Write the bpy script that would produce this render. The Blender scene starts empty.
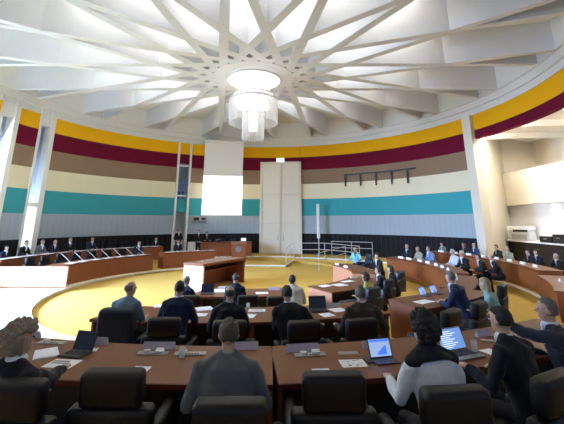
import bpy, bmesh, math, random
from mathutils import Vector, Matrix, noise
random.seed(7)
SC = bpy.context.scene
COL = SC.collection
R_ = math.radians
C0 = (-1.3, 15.4)          # centre of the round hall
R = 12.5                   # wall radius
# ------------------------------------------------------------------ camera
FP, HP = 354, 91            # focal length in pixels; horizon below the optical axis
TILT = math.atan(HP/FP); PYC = 221-HP
cam_d = bpy.data.cameras.new('camera'); cam = bpy.data.objects.new('camera', cam_d); COL.objects.link(cam)
cam.location = (0, 0, 2.7); cam.rotation_euler = (math.pi/2 + TILT, 0, 0)
cam_d.sensor_width = 36; cam_d.lens = 36*FP/564; cam_d.shift_y = -(212-PYC)/564
cam_d.clip_end = 200; cam_d.clip_start = 0.05
SC.camera = cam
# ------------------------------------------------------------------ world, lights, exposure
SC.view_settings.view_transform = 'Standard'; SC.view_settings.look = 'None'
SC.view_settings.exposure = 0.76; SC.view_settings.gamma = 1.0; SC.view_settings.use_curve_mapping = False
w = bpy.data.worlds.new('world'); SC.world = w; w.use_nodes = True
w.node_tree.nodes['Background'].inputs[0].default_value = (0.42, 0.55, 0.85, 1)
w.node_tree.nodes['Background'].inputs[1].default_value = 0.35
def area(name, loc, target, sx, sy, power, col):
    d = bpy.data.lights.new(name, 'AREA'); d.shape = 'RECTANGLE'; d.size = sx; d.size_y = sy; d.energy = power; d.color = col; d.spread = R_(110)
    o = bpy.data.objects.new(name, d); COL.objects.link(o); o.location = loc
    o.rotation_euler = (Vector(target)-Vector(loc)).to_track_quat('-Z', 'Y').to_euler()
    return o
area('window_daylight', (-15.2, 9.5, 4.2), (-7.5, 12.0, -2.0), 7.0, 4.0, 6500, (0.93, 0.96, 1.0))
area('window_daylight', (-14.6, 17.0, 5.4), (-4, 17.5, 1.0), 4.0, 5.5, 350, (0.80, 0.89, 1.0))

# ------------------------------------------------------------------ helpers: pixel ray of the photograph to a place on a level
CT, ST = math.cos(TILT), math.sin(TILT)
def at(px, py, z):
    xr = (px-282)/FP; yr = (PYC-py)/FP
    d = (xr, CT-yr*ST, ST+yr*CT); s = (z-2.7)/d[2]
    return (d[0]*s, d[1]*s)
def pol(r, a):
    return (C0[0]+r*math.cos(R_(a)), C0[1]+r*math.sin(R_(a)))
def ang(x, y):
    return math.degrees(math.atan2(y-C0[1], x-C0[0]))

# ------------------------------------------------------------------ materials
def mat(name, col, rough=0.6, metal=0.0, noise_amt=0.0, noise_scale=20, bump=0.0, bump_scale=60, emit=None, es=0, alpha=None, spec=0.5, stretch=None, sheen=0):
    m = bpy.data.materials.new(name); m.use_nodes = True; nt = m.node_tree; b = nt.nodes['Principled BSDF']
    b.inputs['Base Color'].default_value = (*col, 1); b.inputs['Roughness'].default_value = rough
    b.inputs['Metallic'].default_value = metal; b.inputs['Specular IOR Level'].default_value = spec
    if sheen: b.inputs['Sheen Weight'].default_value = sheen
    tc = nt.nodes.new('ShaderNodeTexCoord'); mp = nt.nodes.new('ShaderNodeMapping'); nt.links.new(tc.outputs['Object'], mp.inputs[0])
    if stretch: mp.inputs['Scale'].default_value = stretch
    if noise_amt:
        n = nt.nodes.new('ShaderNodeTexNoise'); n.inputs['Scale'].default_value = noise_scale; n.inputs['Detail'].default_value = 4
        nt.links.new(mp.outputs[0], n.inputs['Vector'])
        mx = nt.nodes.new('ShaderNodeMix'); mx.data_type = 'RGBA'
        mx.inputs[6].default_value = (*[c*(1-noise_amt) for c in col], 1); mx.inputs[7].default_value = (*[min(1, c*(1+noise_amt)) for c in col], 1)
        nt.links.new(n.outputs[0], mx.inputs[0]); nt.links.new(mx.outputs[2], b.inputs['Base Color'])
    if bump:
        n2 = nt.nodes.new('ShaderNodeTexNoise'); n2.inputs['Scale'].default_value = bump_scale; nt.links.new(mp.outputs[0], n2.inputs['Vector'])
        bp = nt.nodes.new('ShaderNodeBump'); bp.inputs['Strength'].default_value = bump; bp.inputs['Distance'].default_value = 0.02
        nt.links.new(n2.outputs[0], bp.inputs['Height']); nt.links.new(bp.outputs[0], b.inputs['Normal'])
    if emit: b.inputs['Emission Color'].default_value = (*emit, 1); b.inputs['Emission Strength'].default_value = es
    if alpha is not None: b.inputs['Alpha'].default_value = alpha
    return m
def lin(r, g, b): return tuple(((v/255)/12.92 if v/255 <= 0.04045 else ((v/255+0.055)/1.055)**2.4) for v in (r, g, b))
M = {}
M['white'] = mat('white_plaster', (0.80, 0.785, 0.75), 0.7, noise_amt=0.03, noise_scale=3)
M['rib'] = mat('rib_plaster', (0.78, 0.79, 0.84), 0.6, noise_amt=0.03, noise_scale=2)
M['cream'] = mat('cream_wall', (0.76, 0.70, 0.58), 0.7, noise_amt=0.04, noise_scale=2)
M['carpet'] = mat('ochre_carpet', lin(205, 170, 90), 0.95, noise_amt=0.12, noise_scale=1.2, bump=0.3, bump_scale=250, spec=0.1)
M['sunlit_tone'] = mat('sunlit_carpet_tone', lin(232, 212, 172), 0.95, noise_amt=0.07, noise_scale=1.2, bump=0.2, bump_scale=250, spec=0.1)  # same ochre carpet, with the glare of window daylight put into its colour
M['dark_floor'] = mat('shadowed_underdesk_carpet', lin(60, 50, 44), 0.95, noise_amt=0.2, noise_scale=3)
M['desk_top'] = mat('desk_top_veneer', lin(120, 72, 36), 0.45, spec=.3, noise_amt=0.14, noise_scale=4, stretch=(1, 6, 1))
M['desk_front'] = mat('desk_front_veneer', lin(136, 76, 40), 0.42, noise_amt=0.16, noise_scale=5, stretch=(3, 3, .4))
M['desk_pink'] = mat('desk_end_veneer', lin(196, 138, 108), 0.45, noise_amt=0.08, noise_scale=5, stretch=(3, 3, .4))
M['desk_edge'] = mat('desk_edge_rosewood', lin(96, 40, 26), 0.35)
M['leather'] = mat('black_leather', (0.006, 0.006, 0.007), 0.45, noise_amt=0.3, noise_scale=8, bump=0.15, bump_scale=120, spec=.3)
M['blue_leather'] = mat('navy_leather', (0.018, 0.028, 0.05), 0.42, noise_amt=0.3, noise_scale=8, bump=0.15, bump_scale=120)
M['black'] = mat('black_plastic', (0.01, 0.01, 0.012), 0.4)
M['metal'] = mat('brushed_metal', (0.6, 0.6, 0.6), 0.3, 1.0)
M['paint_rail'] = mat('grey_painted_rail', (0.62, 0.62, 0.60), 0.35, 0.3)
M['grey_plastic'] = mat('grey_plastic', (0.35, 0.34, 0.31), 0.5)
M['paper'] = mat('paper', (0.85, 0.86, 0.88), 0.8)
M['ink'] = mat('ink', (0.06, 0.06, 0.08), 0.8)
M['acrylic'] = mat('lilac_acrylic', (0.52, 0.46, 0.55), 0.15, alpha=0.85)
M['white_card'] = mat('white_card', (0.86, 0.86, 0.86), 0.6)
M['screen_on'] = mat('lit_screen', (0.1, 0.2, 0.4), 0.2, emit=(0.20, 0.36, 0.8), es=0.5)
M['screen_white'] = mat('lit_screen_white', (0.5, 0.5, 0.5), 0.2, emit=(0.75, 0.85, 1.0), es=0.8)
M['screen_tab'] = mat('tablet_screen', (.1, .15, .25), .2, emit=(.42, .60, .95), es=.45)
M['screen_dark'] = mat('dark_screen', (0.01, 0.012, 0.03), 0.1)
M['silver'] = mat('laptop_silver', (0.25, 0.25, 0.25), 0.35, 0.5)
M['glass'] = mat('clear_glass', (0.9, 0.95, 0.95), 0.05, alpha=0.35)
M['door'] = mat('door_cream', lin(232, 224, 208), 0.55, noise_amt=0.02, noise_scale=3)
M['screenp'] = mat('projection_cloth', (0.83, 0.82, 0.80), 0.8)
M['proj'] = mat('projected_picture', (0.9, 0.9, 0.9), 0.7, emit=(1, 1, 1), es=0.9)
M['green'] = mat('exit_green', (0.05, 0.4, 0.15), 0.5, emit=(0.2, 0.8, 0.4), es=0.5)
M['lamp'] = mat('lamp_glow', (1, 1, 1), 0.5, emit=(1.0, 0.96, 0.88), es=1.5)
M['lamp_core'] = mat('lamp_core_glow', (1, 1, 1), 0.5, emit=(1.0, 0.97, 0.92), es=1.5)
M['skylight'] = mat('luminous_ceiling', (1, 1, 1), 0.5, emit=(1.0, 0.965, 0.84), es=2.8)
M['spot'] = mat('spot_glow', (1, 1, 1), 0.5, emit=(1.0, 0.9, 0.7), es=12)
def pane_mat():
    m = bpy.data.materials.new('window_pane'); m.use_nodes = True; nt = m.node_tree; nt.nodes.clear()
    o = nt.nodes.new('ShaderNodeOutputMaterial'); mx = nt.nodes.new('ShaderNodeMixShader'); t = nt.nodes.new('ShaderNodeBsdfTransparent'); g = nt.nodes.new('ShaderNodeBsdfGlossy')
    t.inputs[0].default_value = (0.62, 0.74, 0.92, 1); g.inputs['Roughness'].default_value = 0.05; mx.inputs[0].default_value = 0.12
    nt.links.new(t.outputs[0], mx.inputs[1]); nt.links.new(g.outputs[0], mx.inputs[2]); nt.links.new(mx.outputs[0], o.inputs[0]); return m
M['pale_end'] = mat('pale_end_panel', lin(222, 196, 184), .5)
M['tube'] = mat('fill_glow', (1, 1, 1), .5, emit=(1, .95, .85), es=110)  # glow of the fill strips added in the recess
M['pane'] = pane_mat(); M['blind'] = mat('translucent_blind', (.85, .88, .92), .8); M['blind'].node_tree.nodes['Principled BSDF'].inputs['Transmission Weight'].default_value = .6
def crystal_mat():
    m = bpy.data.materials.new('crystal_rod'); m.use_nodes = True; nt = m.node_tree; nt.nodes.clear()
    o = nt.nodes.new('ShaderNodeOutputMaterial'); mx = nt.nodes.new('ShaderNodeMixShader'); t = nt.nodes.new('ShaderNodeBsdfTransparent'); g = nt.nodes.new('ShaderNodeBsdfTranslucent')
    e = nt.nodes.new('ShaderNodeEmission'); e.inputs[0].default_value = (1, .97, .93, 1); e.inputs[1].default_value = 0.1; g.inputs[0].default_value = (.6, .6, .6, 1)
    ad = nt.nodes.new('ShaderNodeAddShader')
    mx.inputs[0].default_value = 0.5; nt.links.new(t.outputs[0], mx.inputs[1]); nt.links.new(g.outputs[0], ad.inputs[0]); nt.links.new(e.outputs[0], ad.inputs[1]); nt.links.new(ad.outputs[0], mx.inputs[2]); nt.links.new(mx.outputs[0], o.inputs[0]); return m
M['crystal'] = crystal_mat()
def wall_mat():
    m = bpy.data.materials.new('striped_wall_fabric'); m.use_nodes = True; nt = m.node_tree; b = nt.nodes['Principled BSDF']
    b.inputs['Roughness'].default_value = 0.9; b.inputs['Specular IOR Level'].default_value = 0.15
    uv = nt.nodes.new('ShaderNodeUVMap'); sp = nt.nodes.new('ShaderNodeSeparateXYZ'); nt.links.new(uv.outputs[0], sp.inputs[0])
    dv = nt.nodes.new('ShaderNodeMath'); dv.operation = 'DIVIDE'; dv.inputs[1].default_value = 10; nt.links.new(sp.outputs[1], dv.inputs[0])
    cr = nt.nodes.new('ShaderNodeValToRGB'); cr.color_ramp.interpolation = 'CONSTANT'; nt.links.new(dv.outputs[0], cr.inputs[0])
    stops = [(0, lin(34, 33, 36)), (.178, lin(166, 178, 186)), (.306, lin(66, 158, 166)), (.432, lin(232, 222, 190)), (.546, lin(146, 122, 100)), (.654, lin(108, 18, 46)), (.754, lin(240, 178, 22)), (.846, (0.78, 0.76, 0.72))]
    els = cr.color_ramp.elements; els[0].position = 0; els[0].color = (*stops[0][1], 1); els[1].position = stops[1][0]; els[1].color = (*stops[1][1], 1)
    for p, c in stops[2:]:
        e = els.new(p); e.color = (*c, 1)
    # panel seams every 1.1 m, only below the teal stripe
    md = nt.nodes.new('ShaderNodeMath'); md.operation = 'MODULO'; md.inputs[1].default_value = 0.35; nt.links.new(sp.outputs[0], md.inputs[0])
    lt = nt.nodes.new('ShaderNodeMath'); lt.operation = 'LESS_THAN'; lt.inputs[1].default_value = 0.035; nt.links.new(md.outputs[0], lt.inputs[0])
    lz = nt.nodes.new('ShaderNodeMath'); lz.operation = 'LESS_THAN'; lz.inputs[1].default_value = 3.06; nt.links.new(sp.outputs[1], lz.inputs[0])
    ml = nt.nodes.new('ShaderNodeMath'); ml.operation = 'MULTIPLY'; nt.links.new(lt.outputs[0], ml.inputs[0]); nt.links.new(lz.outputs[0], ml.inputs[1])
    ms = nt.nodes.new('ShaderNodeMath'); ms.operation = 'MULTIPLY'; ms.inputs[1].default_value = 0.18; nt.links.new(ml.outputs[0], ms.inputs[0])
    mx = nt.nodes.new('ShaderNodeMix'); mx.data_type = 'RGBA'; nt.links.new(ms.outputs[0], mx.inputs[0]); nt.links.new(cr.outputs[0], mx.inputs[6]); mx.inputs[7].default_value = (0.12, 0.12, 0.12, 1)
    nt.links.new(mx.outputs[2], b.inputs['Base Color'])
    n = nt.nodes.new('ShaderNodeTexNoise'); n.inputs['Scale'].default_value = 4
    mp = nt.nodes.new('ShaderNodeMapping'); mp.inputs['Scale'].default_value = (1.5, .12, 1); nt.links.new(uv.outputs[0], mp.inputs[0]); nt.links.new(mp.outputs[0], n.inputs['Vector'])
    bp = nt.nodes.new('ShaderNodeBump'); bp.inputs['Strength'].default_value = 0.25; bp.inputs['Distance'].default_value = 0.1; nt.links.new(n.outputs[0], bp.inputs['Height']); nt.links.new(bp.outputs[0], b.inputs['Normal'])
    return m
M['wall'] = wall_mat()

# ------------------------------------------------------------------ object helpers
def smooth(me):
    for p in me.polygons: p.use_smooth = True
def mkobj(name, bm, m=None, parent=None, sm=False):
    me = bpy.data.meshes.new(name); bmesh.ops.recalc_face_normals(bm, faces=bm.faces); bm.to_mesh(me); bm.free()
    if m: me.materials.append(m)
    if sm: smooth(me)
    o = bpy.data.objects.new(name, me); COL.objects.link(o)
    if parent: o.parent = parent
    return o
def tag(o, label, cat, group=None, kind=None):
    o['label'] = label; o['category'] = cat
    if group: o['group'] = group
    if kind: o['kind'] = kind
    return o
def thing(name, label, cat, loc=(0, 0, 0), rz=0, group=None):
    o = bpy.data.objects.new(name, None); COL.objects.link(o); o.location = loc; o.rotation_euler = (0, 0, rz); o.empty_display_size = .1
    return tag(o, label, cat, group)
def struct(name, bm, m, parent=None, sm=False):
    o = mkobj(name, bm, m, parent, sm); o['kind'] = 'structure'; return o
def copy_tree(o, parent=None):
    c = o.copy(); COL.objects.link(c); c.parent = parent
    for ch in list(o.children): copy_tree(ch, c)
    return c
def box(bm, c, s, rz=0, rx=0, bevel=0):
    mt = Matrix.Translation(c) @ Matrix.Rotation(rz, 4, 'Z') @ Matrix.Rotation(rx, 4, 'X') @ Matrix.Diagonal((*s, 1))
    r = bmesh.ops.create_cube(bm, size=1, matrix=mt)
    if bevel:
        es = list({e for v in r['verts'] for e in v.link_edges})
        bmesh.ops.bevel(bm, geom=es, offset=bevel, segments=3, affect='EDGES', profile=0.5)
def cyl(bm, p0, p1, r0, r1=None, n=12):
    p0 = Vector(p0); p1 = Vector(p1); d = p1-p0
    q = d.to_track_quat('Z', 'Y').to_matrix().to_4x4()
    bmesh.ops.create_cone(bm, cap_ends=True, segments=n, radius1=r0, radius2=r0 if r1 is None else r1, depth=d.length, matrix=Matrix.Translation((p0+p1)/2) @ q)
def ell(bm, c, r, n=12, rot=None):
    mt = Matrix.Translation(c)
    if rot is not None: mt = mt @ rot.to_4x4()
    bmesh.ops.create_uvsphere(bm, u_segments=n+4, v_segments=n, radius=1, matrix=mt @ Matrix.Diagonal((*r, 1)))
def arc_block(bm, r0, r1, a0, a1, z0, z1, step=2.0, z0b=None, z1b=None, uvl=None):
    """solid annular sector about the hall centre"""
    n = max(1, int(abs(a1-a0)/step)); rings = []
    full = abs(abs(a1-a0)-360) < 1e-3
    for i in range(n+(0 if full else 1)):
        a = a0+(a1-a0)*i/n; x0, y0 = pol(r0, a); x1, y1 = pol(r1, a)
        rings.append([bm.verts.new((x0, y0, z0)), bm.verts.new((x1, y1, z0 if z0b is None else z0b)), bm.verts.new((x1, y1, z1 if z1b is None else z1b)), bm.verts.new((x0, y0, z1))])
    L = len(rings)
    for i in range(L if full else L-1):
        A = rings[i]; B = rings[(i+1) % L]
        for j in range(4):
            k = (j+1) % 4
            bm.faces.new((A[j], B[j], B[k], A[k]))
    if not full:
        bm.faces.new(rings[0]); bm.faces.new(rings[-1][::-1])
def poly_block(bm, pts, z0, z1):
    lo = [bm.verts.new((x, y, z0)) for x, y in pts]; hi = [bm.verts.new((x, y, z1)) for x, y in pts]; n = len(pts)
    bm.faces.new(lo[::-1]); bm.faces.new(hi)
    for i in range(n): bm.faces.new((lo[i], lo[(i+1) % n], hi[(i+1) % n], hi[i]))
NB = bmesh.new

# ================================================================== STRUCTURE
bm = NB(); arc_block(bm, 0.01, 26, 0, 360, -0.3, 0.0, 3); struct('floor', bm, M['carpet'])
# terraces
def terr(segs, m, z0=-0.05):
    bm = NB()
    for r0, r1, a0, a1, z1 in segs: arc_block(bm, r0, r1, a0, a1, z0, z1)
    return struct('floor', bm, m)
terr([(7.3, 26, 78, 148, .12)], M['carpet']); terr([(7.3, 26, 148, 237, .12)], M['sunlit_tone'])
terr([(7.5, 26, -24, 26, .15)], M['carpet']); terr([(9.9, 26, 26, 78, .35)], M['carpet'])
terr([(10.0, 26, 78, 200, .38), (10.0, 26, -24, 26, .38)], M['carpet'], .1)
terr([(7.6, 26, 237, 262, .30)], M['sunlit_tone']); terr([(7.6, 26, 262, 336, .30)], M['carpet']); terr([(10.3, 26, 225, 340, .55)], M['carpet'], .25)
# pale nosings along the terrace edges
def nosing(i, r, a0, a1, z):
    bm = NB(); arc_block(bm, r-.035, r+.04, a0, a1, z-.05, z+.012, 1.5); struct('trim_%d' % i, bm, M['grey_plastic'] if i == 9 else M['white'])
nosing(1, 7.3, 78, 237, .12); nosing(2, 10.0, 78, 112, .38); nosing(3, 9.9, 27, 77, .35); nosing(4, 7.5, -24, 26, .15); nosing(5, 10.0, -24, 24, .38)
bm = NB(); p0 = pol(7.5, 78); p1 = pol(10, 78); box(bm, ((p0[0]+p1[0])/2+.02, (p0[1]+p1[1])/2, .155), (2.5, .05, .05), math.atan2(p1[1]-p0[1], p1[0]-p0[0])); struct('trim_6', bm, M['white'])

# striped wall panels (with UV: arc length, height)
def wall_panel(name, a0, a1, z0=0.0, z1=8.46, r=R, th=.3):
    bm = NB(); uvl = bm.loops.layers.uv.new('UVMap'); n = max(1, int(abs(a1-a0)/1.5)); V = []
    for i in range(n+1):
        a = a0+(a1-a0)*i/n; x0, y0 = pol(r, a); x1, y1 = pol(r+th, a)
        V.append([bm.verts.new((x0, y0, z0)), bm.verts.new((x1, y1, z0)), bm.verts.new((x1, y1, z1)), bm.verts.new((x0, y0, z1)), a])
    fs = []
    for i in range(n):
        A, B = V[i], V[i+1]
        for j in range(4): fs.append(bm.faces.new((A[j], B[j], B[(j+1) % 4], A[(j+1) % 4])))
    fs.append(bm.faces.new(V[0][:4])); fs.append(bm.faces.new(V[-1][:4][::-1]))
    am = {}
    for q in V:
        for v in q[:4]: am[v] = q[4]
    for f in fs:
        for l in f.loops: l[uvl].uv = (R_(am[l.vert])*r+100, l.vert.co.z)
    return struct(name, bm, M['wall'])
wall_panel('wall_left', 120.9, 160.5); wall_panel('wall_left', 164.2, 170.4); wall_panel('wall_left', 174.6, 178.4)
wall_panel('wall_left', 219.5, 245); wall_panel('wall_back', 91.6, 116.9); wall_panel('wall_back', 77.3, 91.6, 7.12); wall_panel('wall_back', 117.0, 120.8, 6.9)  # wall_left here: unseen stretch added to keep daylight off the near rows
wall_panel('wall_back', 117.0, 120.8, 3.3, 4.25, R+.05)
wall_panel('wall_right', 19.0, 77.2)
wall_panel('wall_right', -26, 18.6, 7.1, 8.46)
# white frieze above stripes, stepped ledges
bm = NB(); arc_block(bm, R+.02, R+.35, -40, 230, 8.46, 10.6); arc_block(bm, R-.25, R+.35, -40, 230, 9.15, 10.6); arc_block(bm, R-.12, R+.03, -40, 230, 8.8, 9.16)
struct('trim_7', bm, M['white'])
bm = NB(); arc_block(bm, R-.05, R+.01, -26, 200, 8.44, 8.5); struct('trim_8', bm, M['white'])
# ceiling lid
bm = NB(); arc_block(bm, 7.6, 13.0, 0, 360, 10.75, 11.2, 4, 10.3, 11.2); arc_block(bm, 13.0, 24, 0, 360, 10.3, 11.2, 4); struct('ceiling', bm, M['white'])
bm = NB(); arc_block(bm, 0.01, 7.6, 0, 360, 11.3, 11.4, 4); struct('ceiling', bm, M['white'])
bm = NB(); arc_block(bm, 2.3, 7.3, 0, 360, 11.15, 11.2, 4); tag(struct('ceiling', bm, M['skylight']), 'luminous cream panel ring above the coffers', 'ceiling light'); 
# star lattice of ribs: 18 straight chords, each seen as two half ribs
r0t = 1.45
bm = NB()
def beam(bm, P, D, s0, s1, w0, w1, zb):
    n = 14; N = Vector((-D.y, D.x)); secs = []
    for i in range(n+1):
        s = s0+(s1-s0)*i/n; c = P+D*s; r = math.hypot(c.x-C0[0], c.y-C0[1]); t = min(1, max(0, (r-3)/9)); wd = (w0*(1-t)+w1*t)/2
        zb_ = zb; zt = 11.2 if r < 7.4 else 10.75-(r-7.4)*.08
        secs.append([bm.verts.new((c.x+N.x*wd, c.y+N.y*wd, zb)), bm.verts.new((c.x-N.x*wd, c.y-N.y*wd, zb)), bm.verts.new((c.x-N.x*wd*.7, c.y-N.y*wd*.7, zt)), bm.verts.new((c.x+N.x*wd*.7, c.y+N.y*wd*.7, zt))])
    for i in range(n):
        A, B = secs[i], secs[i+1]
        for j in range(4): bm.faces.new((A[j], B[j], B[(j+1) % 4], A[(j+1) % 4]))
    bm.faces.new(secs[0]); bm.faces.new(secs[-1][::-1])
for i in range(18):
    th = R_(10+20*i)
    for sg in (1, -1):
        P = Vector((C0[0]+r0t*math.cos(th), C0[1]+r0t*math.sin(th))); D = Vector((-math.sin(th), math.cos(th)))*sg
        beam(bm, P, D, math.sqrt(1.75**2-r0t**2), math.sqrt(12.3**2-r0t**2), .36, .21, 9.15+(0.004 if sg > 0 else 0))
struct('ceiling', bm, M['rib'])
bm = NB(); arc_block(bm, 0.01, 1.85, 0, 360, 9.14, 9.75, 6); struct('ceiling', bm, M['rib'])

# slim posts flanking wall openings
def post(a, r=R-.02, wd=.14, z0=.3, z1=8.44, m='white', dp=.24):
    bm = NB(); x, y = pol(r, a); box(bm, (x, y, (z0+z1)/2), (dp, wd, z1-z0), R_(a)); return bm
for a in (120.95, 116.8): struct('trim_10', post(a, m='white'), M['white'])
# window slots in the left wall: white piers, head beams, blue panes
def slot(i, a0, a1):
    am = (a0+a1)/2
    bm = NB()
    for a, wd in ((a0+.15, .28), (a1-.1, .12)):
        x, y = pol(R+.32, a); box(bm, (x, y, 4.6), (.75, wd, 8.3), R_(a))
    x, y = pol(R+.2, am); wlen = R*R_(a1-a0)
    box(bm, (x, y, 8.15), (.4, wlen, .6), R_(am)); box(bm, (x, y, 3.55), (.45, wlen, .2), R_(am)); box(bm, (x, y, .8), (.45, wlen, .9), R_(am))
    win = struct('window_%d' % i, bm, M['white'])
    x, y = pol(R+.42, am); bm = NB(); box(bm, (x, y, 5.75), (.03, wlen-.3, 4.3), R_(am)); mkobj('pane', bm, M['pane'], win)
    bm = NB(); box(bm, (x, y, 2.35), (.03, wlen-.3, 2.3), R_(am)); mkobj('blind', bm, M['blind'], win)
    xo, yo = pol(R+2.2, am); xi, yi = pol(R-3, am); area('slot_daylight', (xo, yo, 2.4), (xi, yi, 2.0), .8, 3.0, 150, (.85, .92, 1.0))
    bm = NB(); x, y = pol(R+.36, a0+(a1-a0)*.62); box(bm, (x, y, 4.5), (.08, .05, 7.5), R_(am)); mkobj('mullion', bm, M['paint_rail'], win)
slot(1, 160.5, 164.2); slot(2, 170.4, 174.6)
# tall side windows beyond the left edge of the view
for k, a0 in enumerate((179.5, 186.5, 193.5, 200.5, 207.5, 214.5)):
    bm = NB()
    x, y = pol(R+.2, a0-.8); box(bm, (x, y, 4.6), (.6, .35, 8.4), R_(a0))
    x, y = pol(R+.2, a0+2.7); box(bm, (x, y, 8.3), (.4, 1.3, .5), R_(a0+2.7)); box(bm, (x, y, .5), (.4, 1.3, .6), R_(a0+2.7)); box(bm, (x, y, 4.4), (.1, 1.3, .08), R_(a0+2.7))
    win = struct('window_%d' % (k+3), bm, M['white'])
    bm = NB(); box(bm, (x, y, 4.4), (.02, 1.2, 7.4), R_(a0+2.7)); mkobj('pane', bm, M['pane'], win)

# niche between the left and back walls: booth window, pale back
bm = NB(); arc_block(bm, R+1.2, R+1.4, 115, 123, 0, 9); struct('wall_niche', bm, M['white'])
bm = NB(); arc_block(bm, R+.1, R+1.2, 117, 120.8, 4.25, 4.33); arc_block(bm, R+.08, R+.12, 117, 120.8, 4.3, 6.9); struct('window_9', bm, M['pane'])
bm = NB(); x, y = pol(R+.05, 118.9); box(bm, (x, y, 6.7), (.06, .8, .12), R_(118.9)); box(bm, (x, y, 4.5), (.06, .8, .1), R_(118.9)); struct('trim_11', bm, M['white'])

# double door with frame
dn = thing('door_1', '', 'door'); del dn['label']; del dn['category']; dn['kind'] = 'structure'
def radial(bm, a, r, off, z, s):     # box placed on the wall at angle a, shifted sideways
    x, y = pol(r, a); t = R_(a); box(bm, (x-math.sin(t)*off, y+math.cos(t)*off, z), s, t)
am = 84.4
for sg in (-1, 1):
    bm = NB(); radial(bm, am, R-.28, sg*.76, 3.75, (.08, 1.42, 6.75)); lf = mkobj('door_leaf', bm, M['door'], dn)
    bm = NB(); radial(bm, am, R-.33, sg*.2, 1.5, (.06, .05, .5)); mkobj('door_handle', bm, M['metal'], lf)
bm = NB()
for off in (-1.52, 1.52): radial(bm, am, R-.3, off, 3.75, (.2, .12, 6.9))
for off in (0, -1.44, 1.44): radial(bm, am, R-.34, off, 3.75, (.1, .07, 6.8))
for z in (7.15, 4.7, 2.5): radial(bm, am, R-.34, 0, z, (.1, 3.0, .05))
radial(bm, am, R-.3, 0, 7.14, (.2, 3.1, .1))
mkobj('door_frame', bm, M['cream'], dn)
bm = NB(); radial(bm, am, R-.15, 0, 3.7, (.05, 3.2, 7)); mkobj('door_backing', bm, M['door'], dn)
# exit sign
x, y = pol(R-.45, am); t = thing('exit_sign', 'small lit white and green exit sign above the tall double door', 'sign', (x, y, 7.32), R_(am-90))
bm = NB(); box(bm, (0, 0, 0), (.62, .06, .3)); mkobj('housing', bm, M['screen_white'], t)
bm = NB(); box(bm, (-.05, -.04, 0), (.3, .02, .07)); box(bm, (.14, -.04, 0), (.09, .02, .16), 0); mkobj('arrow', bm, M['green'], t)

# corner pilaster and the recess with gallery on the right
bm = NB(); x, y = pol(R+.05, 18.3); box(bm, (x-.02, y-.05, 4.25), (.55, .55, 8.4), R_(19)); struct('trim_12', bm, M['cream'])
def wall_line(name, p, q, z0, z1, th, m):
    bm = NB(); p = Vector(p); q = Vector(q); d = q-p; c = (p+q)/2; box(bm, (c.x, c.y, (z0+z1)/2), (d.length, th, z1-z0), math.atan2(d.y, d.x)); return struct(name, bm, m)
wall_line('wall_recess_side', (10.75, 19.3), (14.4, 23.0), 0, 8.6, .2, M['cream'])
wall_line('wall_recess', (14.25, 23.1), (14.25, 2.0), 0, 4.2, .2, M['white'])
wall_line('wall_recess', (16.6, 23.2), (16.6, 2.0), 3.6, 8.4, .2, M['cream'])
wall_line('wall_recess_side', (14.0, 22.95), (16.7, 22.95), 3.6, 8.5, .2, M['cream'])
bm = NB(); box(bm, (13.95, 12.4, 4.55), (.18, 21.6, 1.85)); box(bm, (15.15, 12.4, 3.7), (2.7, 21.6, .16)); struct('wall_gallery', bm, M['cream'])
bm = NB(); box(bm, (13.95, 12.4, 5.55), (.1, 21, .05)); struct('trim_13', bm, M['white'])
bm = NB(); poly_block(bm, [(10.7, 19.8), (16.8, 23.2), (16.8, 2), (9.6, 6.5), (11.3, 11.5), (11.35, 17)], 7.75, 7.9)
for yy in (20.4, 17.6, 14.8, 12, 9.2): box(bm, (14.3, yy, 7.6), (5.6, .32, .35), R_(-6))
struct('ceiling', bm, M['white'])
# built-in ledge under the gallery
bm = NB(); box(bm, (13.7, 14.5, 1.62), (1.3, 15.5, .07)); ld = tag(mkobj('wall_counter', bm, M['white_card']), 'long white ledge below the gallery on the right', 'counter')
bm = NB(); box(bm, (13.75, 14.5, .98), (1.1, 15.4, 1.22)); mkobj('base', bm, M['black'], ld)

# spot lamps on the gallery underside
for k, yy in enumerate((18.6, 15.9)):
    t = thing('wall_spotlight', ['round downlight under the gallery, the one farther back', 'round downlight under the gallery, the one nearer the right edge'][k], 'lamp', (14.0, yy, 3.52), 0, 'downlights under the gallery')
    bm = NB(); cyl(bm, (0, 0, .1), (0, 0, 0), .1); mkobj('housing', bm, M['white_card'], t)
    bm = NB(); cyl(bm, (0, 0, -.01), (0, 0, -.03), .07); mkobj('lamp', bm, M['spot'], t)
    d = bpy.data.lights.new('spot', 'SPOT'); d.energy = 70; d.spot_size = R_(120); d.spot_blend = 1; d.color = (1, .9, .78); d.shadow_soft_size = .08
    o = bpy.data.objects.new('spot', d); COL.objects.link(o); o.location = (0, 0, -.06); o.parent = t; o.rotation_euler = (0, R_(-6), 0)
t = thing('wall_spotlight', 'uplight lamp fixed high on the cream wall above the gallery', 'lamp', (16.3, 16.6, 6.3))
bm = NB(); cyl(bm, (0, 0, -.1), (0, 0, 0), .1); mkobj('housing', bm, M['white_card'], t)
d = bpy.data.lights.new('spot', 'SPOT'); d.energy = 900; d.spot_size = R_(130); d.spot_blend = 1; d.color = (1, .9, .75); d.shadow_soft_size = .1
o = bpy.data.objects.new('spot', d); COL.objects.link(o); o.location = (0, 0, .05); o.parent = t; o.rotation_euler = (math.pi, 0, 0)

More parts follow.
